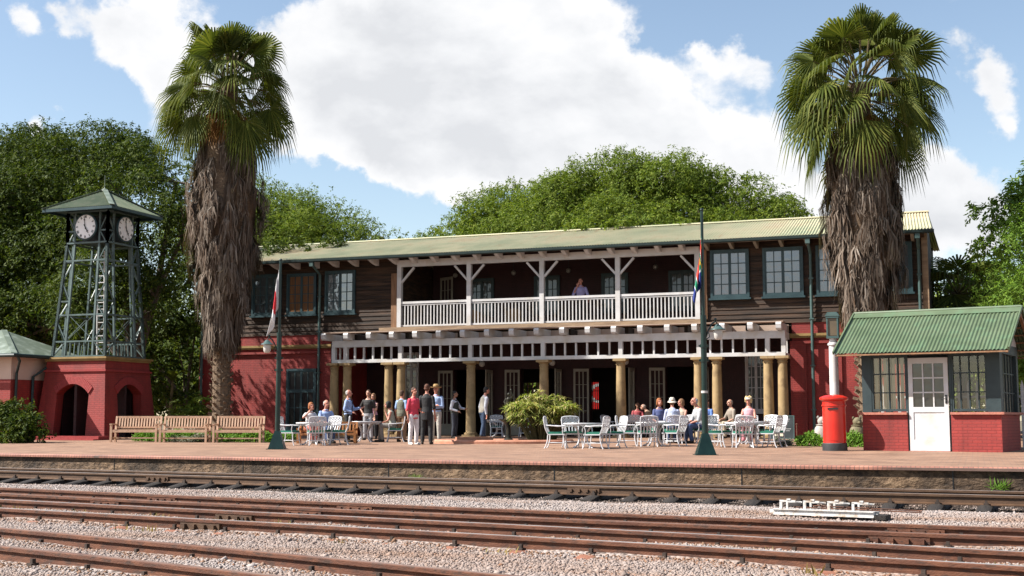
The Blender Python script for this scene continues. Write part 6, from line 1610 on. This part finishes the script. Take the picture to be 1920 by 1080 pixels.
# dark garden between tower and station
tree('dark shrubbery behind the benches between tower and station', (-27.6, 41.5, 0), [(-29.6, 41, 2.4, 1.5, 1.6), (-28.4, 41.5, 3.6, 1.4, 1.5), (-29.5, 42, 4.6, 1.6, 1.5), (-30.6, 41, 3.2, 1.5, 1.5), (-28.6, 40.6, 1.2, 1.1, 1.0), (-31.4, 42, 5, 1.6, 1.6), (-28.9, 43, 5.9, 1.3, 1.2)], MT['leafdark'], 41, .19, 1.1, .1, name='shrub', cat='shrub', spl=.5)
tree('mid green leafy bush behind the middle bench', (-24.9, 37.2, .08), [(-25.2, 37.2, .8, .7, .65), (-24.6, 37.3, 1.1, .6, .6), (-25.8, 37.4, .6, .6, .5)], MT['leafmid'], 42, .16, 1.1, .05, name='shrub', cat='shrub', spl=.4)
tree('dark round bush at the left edge in front of the low house', (-25.8, 29.6, .03), [(-26.0, 29.7, .5, .62, .5), (-25.4, 29.5, .42, .5, .4), (-25.0, 29.5, .25, .35, .3), (-26.7, 29.6, .55, .7, .55), (-25.8, 29.4, .6, .42, .34), (-25.4, 29.2, .22, .5, .3), (-26.2, 29.2, .22, .5, .3)], MT['leafdark'], 43, .12, 2.6, .05, name='shrub', cat='shrub', spl=.35)
# banana-like plant with broad leaves in the garden
bn = thing('broad_leaf_plant', 'broad banana like leaf plant in the dark garden right of the clock tower', 'plant', (-28.3, 40.4, .1)); bn.scale = (.8, .8, .95)
b = MB(); b.tube([(0, 0, 0), (.04, 0, 1.2), (.1, 0, 2.2)], [.10, .08, .05], 8); obj('stem', b, MT['palmpet'], bn, True)
for k, (az, el, L) in enumerate([(30, 60, 1.3), (160, 65, 1.2), (80, 75, 1.3), (-60, 60, 1.2), (220, 50, 1.2)]):
    b = MB(); N = 12; d = Vector((math.cos(R(az)), math.sin(R(az)), 0)); sd_ = Vector((-d.y, d.x, 0)); rows = []
    for i in range(N+1):
        u = i/N; p = Vector((.1, 0, 2.1)) + d*(L*u*math.cos(R(el))*(1+.2*u)) + Vector((0, 0, L*(u*math.sin(R(el))-.75*u*u*.8))); w = .24*math.sin(PI*min(1, .08+u*.95))**.7
        rows.append((p-sd_*w+Vector((0, 0, .05)), p, p+sd_*w+Vector((0, 0, .05))))
    b.v = [tuple(q) for r_ in rows for q in r_]
    for i in range(N):
        for j in range(2): b.f.append((i*3+j, (i+1)*3+j, (i+1)*3+j+1, i*3+j+1)); b.mi.append(0)
    o = link('leaf', mesh(b, 'leaf', MT['leafdark'], True, False), bn)
# hedges and beds
def bed(name, label, pts, mat, seed, size, dens, h, cat='hedge', w=.3):
    blade = .08 if cat == 'grass' else .35
    rng = np.random.default_rng(seed); t = thing(name, label, cat, (pts[0][0], pts[0][1], zg(pts[0][1])))
    Ps = []
    for (x0, y0), (x1, y1) in zip(pts, pts[1:]):
        L = math.hypot(x1-x0, y1-y0); n_ = int(L*dens)
        u = rng.uniform(0, 1, n_); x = x0+(x1-x0)*u; y = y0+(y1-y0)*u
        hh = h*(.8+.25*np.sin(x*5+seed)+.15*np.sin(x*13))
        a = rng.uniform(0, PI, n_); rr = np.sqrt(rng.uniform(.35, 1, n_))
        Ps.append(np.stack([x+rng.normal(0, .03, n_), y+np.cos(a)*w*rr, zg(y0)+np.sin(a)*hh*rr], 1))
    P = np.concatenate(Ps); Nn = np.tile(np.array([[-.2, -.5, .8]]), (len(P), 1))
    V, F = leaves(rng, P, Nn, size, blade, -.3 if blade > .1 else -1.2, .7)
    link('foliage', npmesh('foliage', V-np.array([pts[0][0], pts[0][1], zg(pts[0][1])]), F, mat), t)
    return t
bed('hedge', 'low green hedge behind and under the row of teak benches', [(-23.5, 32.0), (-21, 31.9), (-18.4, 32.2)], MT['hedgeleaf'], 5, .09, 2600, .30)
bed('low_shrub', 'patch of grey green shrub under the middle bench', [(-22.0, 31.6), (-20.7, 31.6)], MT['greyshrub'], 6, .07, 1600, .22, 'shrub', .2)
bed('low_shrub', 'small grey lavender clump left of the standpipe', [(-4.62, 31.55), (-4.25, 31.55)], MT['greyshrub'], 7, .06, 2600, .24, 'shrub', .18)
bed('low_shrub', 'bright green low bush left of the red pillar box', [(-4.12, 31.5), (-3.5, 31.4)], MT['hedgeleaf'], 8, .08, 2600, .30, 'shrub', .22)
bed('low_shrub', 'bright green low bush between pillar box and kiosk', [(-2.95, 31.2), (-2.3, 31.0)], MT['hedgeleaf'], 9, .08, 2600, .30, 'shrub', .22)
bed('grass_tuft', 'tuft of green grass growing from the platform wall near the right edge', [(.18, 19.5), (.36, 19.5)], MT['hedgeleaf'], 10, .15, 420, .05, 'grass', .04).location.z = -.30
bed('grass_tuft', 'tiny green weed growing from the platform wall left of centre', [(-9.05, 19.75), (-8.8, 19.74)], MT['hedgeleaf'], 12, .07, 260, .04, 'grass', .04).location.z = -.30
# scattered dry weeds between the rails
rng = np.random.default_rng(44); n_ = 420
x = rng.uniform(-12, 3, n_); y = np.interp(x, [p[0] for p in T3], [p[1] for p in T3]) + rng.choice([-.1, .1, -.3, .32, .62], n_) + rng.normal(0, .05, n_)
cx = rng.uniform(-12, 3, 34); j = rng.integers(0, 34, n_); x = cx[j]+rng.normal(0, .07, n_); y = np.interp(x, [p[0] for p in T3], [p[1] for p in T3]) + np.array(rng.choice([-.72, .1, .34, .7], 34))[j] + rng.normal(0, .04, n_)
V, F = leaves(rng, np.stack([x, y, np.full(n_, -.37)], 1), np.tile([[0, -.8, .2]], (n_, 1)), .09, .14, -2.2, .5)
stuff(link('dry_weeds', npmesh('dry_weeds', V, F, MT['drygrass'])))
# papyrus clump in the pond
rng = np.random.default_rng(51); pc = rel(PC, 1.05, .55)
pp = thing('papyrus_clump', 'big yellow green papyrus clump in the terracotta pond', 'plant', (pc[0], pc[1], .06))
V = []; F = []; o_ = 0; sb = MB()
for k in range(260):
    a = rng.uniform(0, 2*PI); rr = math.sqrt(rng.uniform(0, 1)); lean = rr*1.0; L = rng.uniform(.75, 1.45)*(1-.2*rr)
    b0_ = np.array([.35*rr*math.cos(a), .3*rr*math.sin(a), 0]); d = np.array([math.cos(a)*lean*.75, math.sin(a)*lean*.65, 1.]); d /= np.linalg.norm(d)
    tip = b0_+d*L; sb.tube([tuple(b0_), tuple((b0_+tip)/2+np.array([0, 0, .05])), tuple(tip)], [.012, .009, .006], 4, False)
    n_ = 20; th_ = rng.uniform(0, 2*PI, n_); el = rng.uniform(-.5, .5, n_)
    dirs = np.stack([np.cos(th_)*np.cos(el), np.sin(th_)*np.cos(el), np.sin(el)], 1); ln = rng.uniform(.16, .33, (n_, 1)); wv = unit(np.cross(dirs, [0, 0, 1.]))*.015
    p1 = tip+dirs*ln*.55+[0, 0, .02]; p2 = tip+dirs*ln-np.array([0, 0, .045])*ln/.3
    q = np.stack([tip-wv*.6, tip+wv*.6, p1+wv, p1-wv, p2+wv*.1, p2-wv*.1], 1).reshape(-1, 3); i = np.arange(n_)[:, None]*6
    V.append(q); F.append(np.concatenate([i+[[0, 1, 2, 3]], i+[[3, 2, 4, 5]]])+o_); o_ += len(q)
link('foliage', npmesh('foliage', np.concatenate(V), np.concatenate(F), MT['papyrus']), pp); obj('stems', sb, MT['palmpet'], pp)

# ------------------------------------------------------------------ fan palms
def fan(rng, base, d, up, Rb, mats_i, droop=.35, nseg=26, spread=115):
    """costapalmate blade: pleated fan joined to over half its length, free drooping tips; returns V,F lists"""
    V = []; F = []
    d = Vector(d).normalized(); up = (Vector(up)-d*Vector(up).dot(d)).normalized(); sd_ = d.cross(up)
    base = Vector(base)
    def pt(a, r_, ridge):
        q = d*(math.cos(a)*r_) + sd_*(math.sin(a)*r_)
        fold = -abs(math.sin(a))*.10*r_                      # blade cupped along its rib
        p = base + q + up*(ridge*.035*r_/Rb + fold)
        g_ = droop*Rb*(r_/Rb)**2.2
        return p + Vector((0, 0, -g_))
    for k in range(nseg):
        a0 = R(-spread+2*spread*k/nseg); a1 = R(-spread+2*spread*(k+1)/nseg); am = (a0+a1)/2
        Rk = Rb*(1-.30*(abs(am)/R(spread))**2)*rng.uniform(.92, 1.06)
        i = len(V)
        rj = Rk*(rng.uniform(.54, .62) if droop < .3 else rng.uniform(.38, .5))
        V += [pt(a0, .03, 0), pt(am, .03, 1), pt(a1, .03, 0), pt(a0, rj, -1), pt(am, rj, 1), pt(a1, rj, -1)]
        # free tip
        m1 = pt(am, Rk*.82, .4); m1l = m1-(pt(a1, Rk*.8, 0)-pt(a0, Rk*.8, 0))*.22; m1r = m1+(pt(a1, Rk*.8, 0)-pt(a0, Rk*.8, 0))*.22
        tip = pt(am, Rk*1.02, 0)+Vector((0, 0, -.26*Rb*rng.uniform(.3, 1.7)))
        V += [m1l, m1r, tip]
        F += [(i, i+1, i+4, i+3), (i+1, i+2, i+5, i+4), (i+3, i+4, i+6, i+6), (i+4, i+5, i+7, i+7), (i+4, i+7, i+6, i+4), (i+6, i+7, i+8, i+8)]
    F = [tuple(dict.fromkeys(f)) for f in F]
    return V, F
def palm(label, x, y, zc, r_tr, zs0, r_sk, seed, blade, pet, nf, skirt_prof, tip_up=0):
    rng = np.random.default_rng(seed); rnd = random.Random(seed); z0 = zg(y)
    t = thing('fan_palm', label, 'palm tree', (x, y, z0))
    # trunk with old leaf bases
    b = MB(); zz = np.linspace(0, zc-.2, 30); b.tube([(0.02*math.sin(z*1.3), .02*math.cos(z), z) for z in zz], [r_tr*(1.12 if z < .3 else 1)*(1+.05*math.sin(z*17)) for z in zz], 14)
    for k in range(150):
        a = k*2.4; z = .25+k*(zs0+.6)/150; d = Vector((math.cos(a), math.sin(a), 0)); p = d*r_tr*.92+Vector((0, 0, z))
        b.bar(p, p+d*rnd.uniform(.07, .16)+Vector((rnd.uniform(-.04, .04), rnd.uniform(-.04, .04), rnd.uniform(.03, .16))), .085, .025, up=(d.x, d.y, .3))
    obj('trunk', b, MT['palmbark'], t, False)
    # skirt of dead leaves: hanging folded blades, many narrow strips in overlapping tiers
    V = []; F = []; tot_ = 0
    zz_, rr_ = zip(*skirt_prof)
    for k in range(520):
        u = rng.uniform(0, 1); z = zz_[0]+(zz_[-1]-zz_[0])*u; a = rng.uniform(0, 2*PI)
        rr = np.interp(-z, [-q for q in zz_], rr_)*(1+.13*math.sin(3*a+z*1.7)+.08*math.sin(7*a-z*3))*rng.uniform(.80, 1.04)
        o = np.array([math.cos(a), math.sin(a), 0]); tg = np.array([-math.sin(a), math.cos(a), 0])
        L = rng.uniform(.55, 1.15); nst = 13
        for j in range(nst):
            s_ = (j-(nst-1)/2)/((nst-1)/2); w = rng.uniform(.012, .028)
            p0 = o*rr*.86+np.array([0, 0, z]); flare = rng.uniform(-.02, .14)
            p1 = o*(rr*rng.uniform(.96, 1.06))+tg*s_*.12+np.array([0, 0, z-L*.35]); 
            p2 = o*(rr*rng.uniform(.90, 1.02)+flare*.4)+tg*(s_*.17+rng.normal(0, .03))+np.array([0, 0, z-L*rng.uniform(.62, .9)])
            p3 = o*(rr*rng.uniform(.88, 1.0)+flare)+tg*(s_*.19+rng.normal(0, .06))+np.array([0, 0, z-L*rng.uniform(.9, 1.25)])
            wv = tg*w; i = len(V)
            V += [p0-wv*.7, p0+wv*.7, p1+wv, p1-wv, p2+wv*.8, p2-wv*.8, p3+wv*.15, p3-wv*.15]; F += [(i, i+1, i+2, i+3), (i+3, i+2, i+4, i+5), (i+5, i+4, i+6, i+7)]
    link('dead_leaf_skirt', npmesh('dead_leaf_skirt', np.array(V), np.array(F), MT['skirt']), t)
    core = MB(); core.lathe([(np.interp(-z, [-q for q in zz_], rr_)*.80, z) for z in np.linspace(zz_[-1], zz_[0], 14)], 18); obj('dead_leaf_core', core, MT['palmbark'], t, True)
    # dying leaves just under the crown
    for k in range(20):
        a = k*2.4+.5; d = Vector((math.cos(a)*.5, math.sin(a)*.5, -1)); base = Vector((math.cos(a)*.55, math.sin(a)*.55, zc-1.15-.5*rnd.random()))
        V, F = fan(rng, base, d, (math.cos(a), math.sin(a), .4), blade*.8, 0, .10, 16, 60)
        b = MB(); b.v = [tuple(p) for p in V]; b.f = F; b.mi = [0]*len(F); link('dead_leaf', mesh(b, 'dead_leaf', MT['deadorange'], False, False), t)
    for k in range(nf):
        u = (k+.5)/nf; el = 84-u*128 + rnd.uniform(-14, 14); a = k*2.39996 + rnd.uniform(-.4, .4)
        d = Vector((math.cos(a)*math.cos(R(el)), math.sin(a)*math.cos(R(el)), math.sin(R(el))))
        h = Vector((math.cos(a), math.sin(a), 0))
        pl = pet*rnd.uniform(.72, 1.15)*(.74+.36*min(1, u*1.6))
        o = Vector((h.x*r_tr*.6, h.y*r_tr*.6, zc+.30-1.25*u))
        mid = o+d*pl*.55+Vector((0, 0, .06)); end = o+d*pl+Vector((0, 0, -.05*pl))
        b = MB(); b.tube([o, mid, end], [.030, .022, .016], 5, False); fr = obj('stalk', b, MT['palmpet'], None, True)
        el2 = el-(16 if el > 30 else 30); d2 = Vector((h.x*math.cos(R(el2)), h.y*math.cos(R(el2)), math.sin(R(el2))))
        upv = d2.cross(Vector((-h.y, h.x, 0))); upv = -upv if upv.z < 0 else upv
        tw_ = Matrix.Rotation(rnd.uniform(-1.1, 1.1), 3, d2); upv = tw_ @ upv
        V, F = fan(rng, end, d2, upv, blade*rnd.uniform(.85, 1.12), 0, .16 if el > 30 else .46, 30, rnd.uniform(85, 120))
        b = MB(); b.v = [tuple(p) for p in V]; b.f = F; b.mi = [0]*len(F)
        lf = link('frond', mesh(b, 'frond', MT['palmleaf'], False, False), t); fr.parent = lf
    return t
palm('fan palm with long shaggy dead leaf skirt, left of the station behind the benches', -22.57, 34.92, 11.75, .27, 2.6, .9, 61, 1.0, 1.24, 70,
     [(10.35, .52), (9.6, .92), (8.7, 1.10), (7.8, 1.26), (6.8, 1.18), (5.6, .90), (4.6, .70), (3.8, .56), (3.4, .46)])
palm('fan palm with dead leaf skirt in front of the right wing, behind the kiosk', -2.84, 37.42, 10.5, .30, 3.0, .9, 62, 1.06, 1.36, 70,
     [(9.0, .75), (8.2, 1.02), (7.2, 1.12), (6.2, 1.08), (5.2, .95), (4.4, .78), (3.9, .62), (3.6, .52)])
# small fan palm beyond the right corner of the station
def small_palm(label, x, y, zc, blade, pet, nf, seed):
    rnd = random.Random(seed); rng = np.random.default_rng(seed); t = thing('fan_palm', label, 'palm tree', (x, y, zg(y)))
    b = MB(); b.tube([(0, 0, 0), (.05, 0, zc*.5), (0, 0, zc)], [.2, .17, .17], 10); obj('trunk', b, MT['palmbark'], t, True)
    for k in range(nf):
        u = (k+.5)/nf; el = 80-u*120; a = k*2.39996; h = Vector((math.cos(a), math.sin(a), 0)); d = h*math.cos(R(el))+Vector((0, 0, math.sin(R(el)))); o = Vector((0, 0, zc)); end = o+d*pet
        b = MB(); b.tube([o, end], [.025, .015], 5, False); s_ = obj('stalk', b, MT['palmpet'], None, True)
        el2 = el-22; d2 = h*math.cos(R(el2))+Vector((0, 0, math.sin(R(el2)))); upv = d2.cross(Vector((-h.y, h.x, 0))); upv = -upv if upv.z < 0 else upv
        V, F = fan(rng, end, d2, upv, blade*rnd.uniform(.85, 1.1), 0, .3, 22, 110); b = MB(); b.v = [tuple(p) for p in V]; b.f = F; b.mi = [0]*len(F)
        lf = link('frond', mesh(b, 'frond', MT['palmleaf'], False, False), t); s_.parent = lf
    return t
small_palm('small fan palm just beyond the right corner of the station', -.45, 46.5, 4.9, 1.15, 1.0, 22, 71)
small_palm('low fan palm under the small palm, beyond the right corner of the station', .55, 45.0, 3.4, 1.1, .9, 16, 72)
tree('green shrubs beyond the right corner of the station', (.8, 47.5, 0), [(-.3, 48, 2.2, 1.2, 1.4), (1.2, 48, 3.2, 1.4, 1.6), (2.6, 48, 4.2, 1.6, 1.8), (4, 47, 3.5, 1.8, 2.2), (.4, 49, 4.2, 1.0, 1.0), (-.3, 49.5, 5.0, 1.1, 1.0), (1.0, 49, 5.6, 1.0, .9), (1.8, 47.5, 5.6, 1.2, 1.0), (2.0, 40.5, 1.6, 1.2, 1.4), (3.6, 41, 2.2, 1.5, 1.6)], MT['leaflight'], 73, .15, 1.8, .1, name='shrub', cat='shrub', spl=.5)
# white palisade fence at the right edge
fn = thing('palisade_fence', 'white palisade fence at the far right edge beyond the kiosk', 'fence', (.9, 30.9, .03))
b = MB(); b.box(-3.0, 3.6, .02, .05, .35, .40); b.box(-3.0, 3.6, .02, .05, 1.15, 1.20); obj('rail', b, MT['white'], fn)
for k in range(34):
    x = -2.95+k*.19; b = MB(); b.prism([(x-.035, 0), (x+.035, 0), (x+.035, 1.42), (x, 1.55), (x-.035, 1.42)], 'y', -.012, .018); obj('pale', b, MT['white'], fn)
# distant dark tree belt closing the horizon
tree('far belt of dark trees behind the garden on the left', (-40, 62, 0), [(-56+i*3.2, 60+(i % 3), 3.0+(i % 2), 3.0, 3.6) for i in range(9)], MT['leafdark'], 81, .34, .8, .2, spl=.8, name='tree_belt', cat='trees')
tree('far belt of trees behind the station', (-12, 74, 0), [(-32+i*3.6, 72+(i % 3), 3.4+(i % 2), 3.0, 3.6) for i in range(13)], MT['leafmid'], 82, .36, .7, .2, spl=.8, name='tree_belt', cat='trees')
tree('far belt of trees at the right', (8, 60, 0), [(1+i*3.0, 58+(i % 3), 3.4+(i % 2), 2.8, 3.4) for i in range(7)], MT['leafmid'], 83, .34, .7, .2, spl=.8, name='tree_belt', cat='trees')
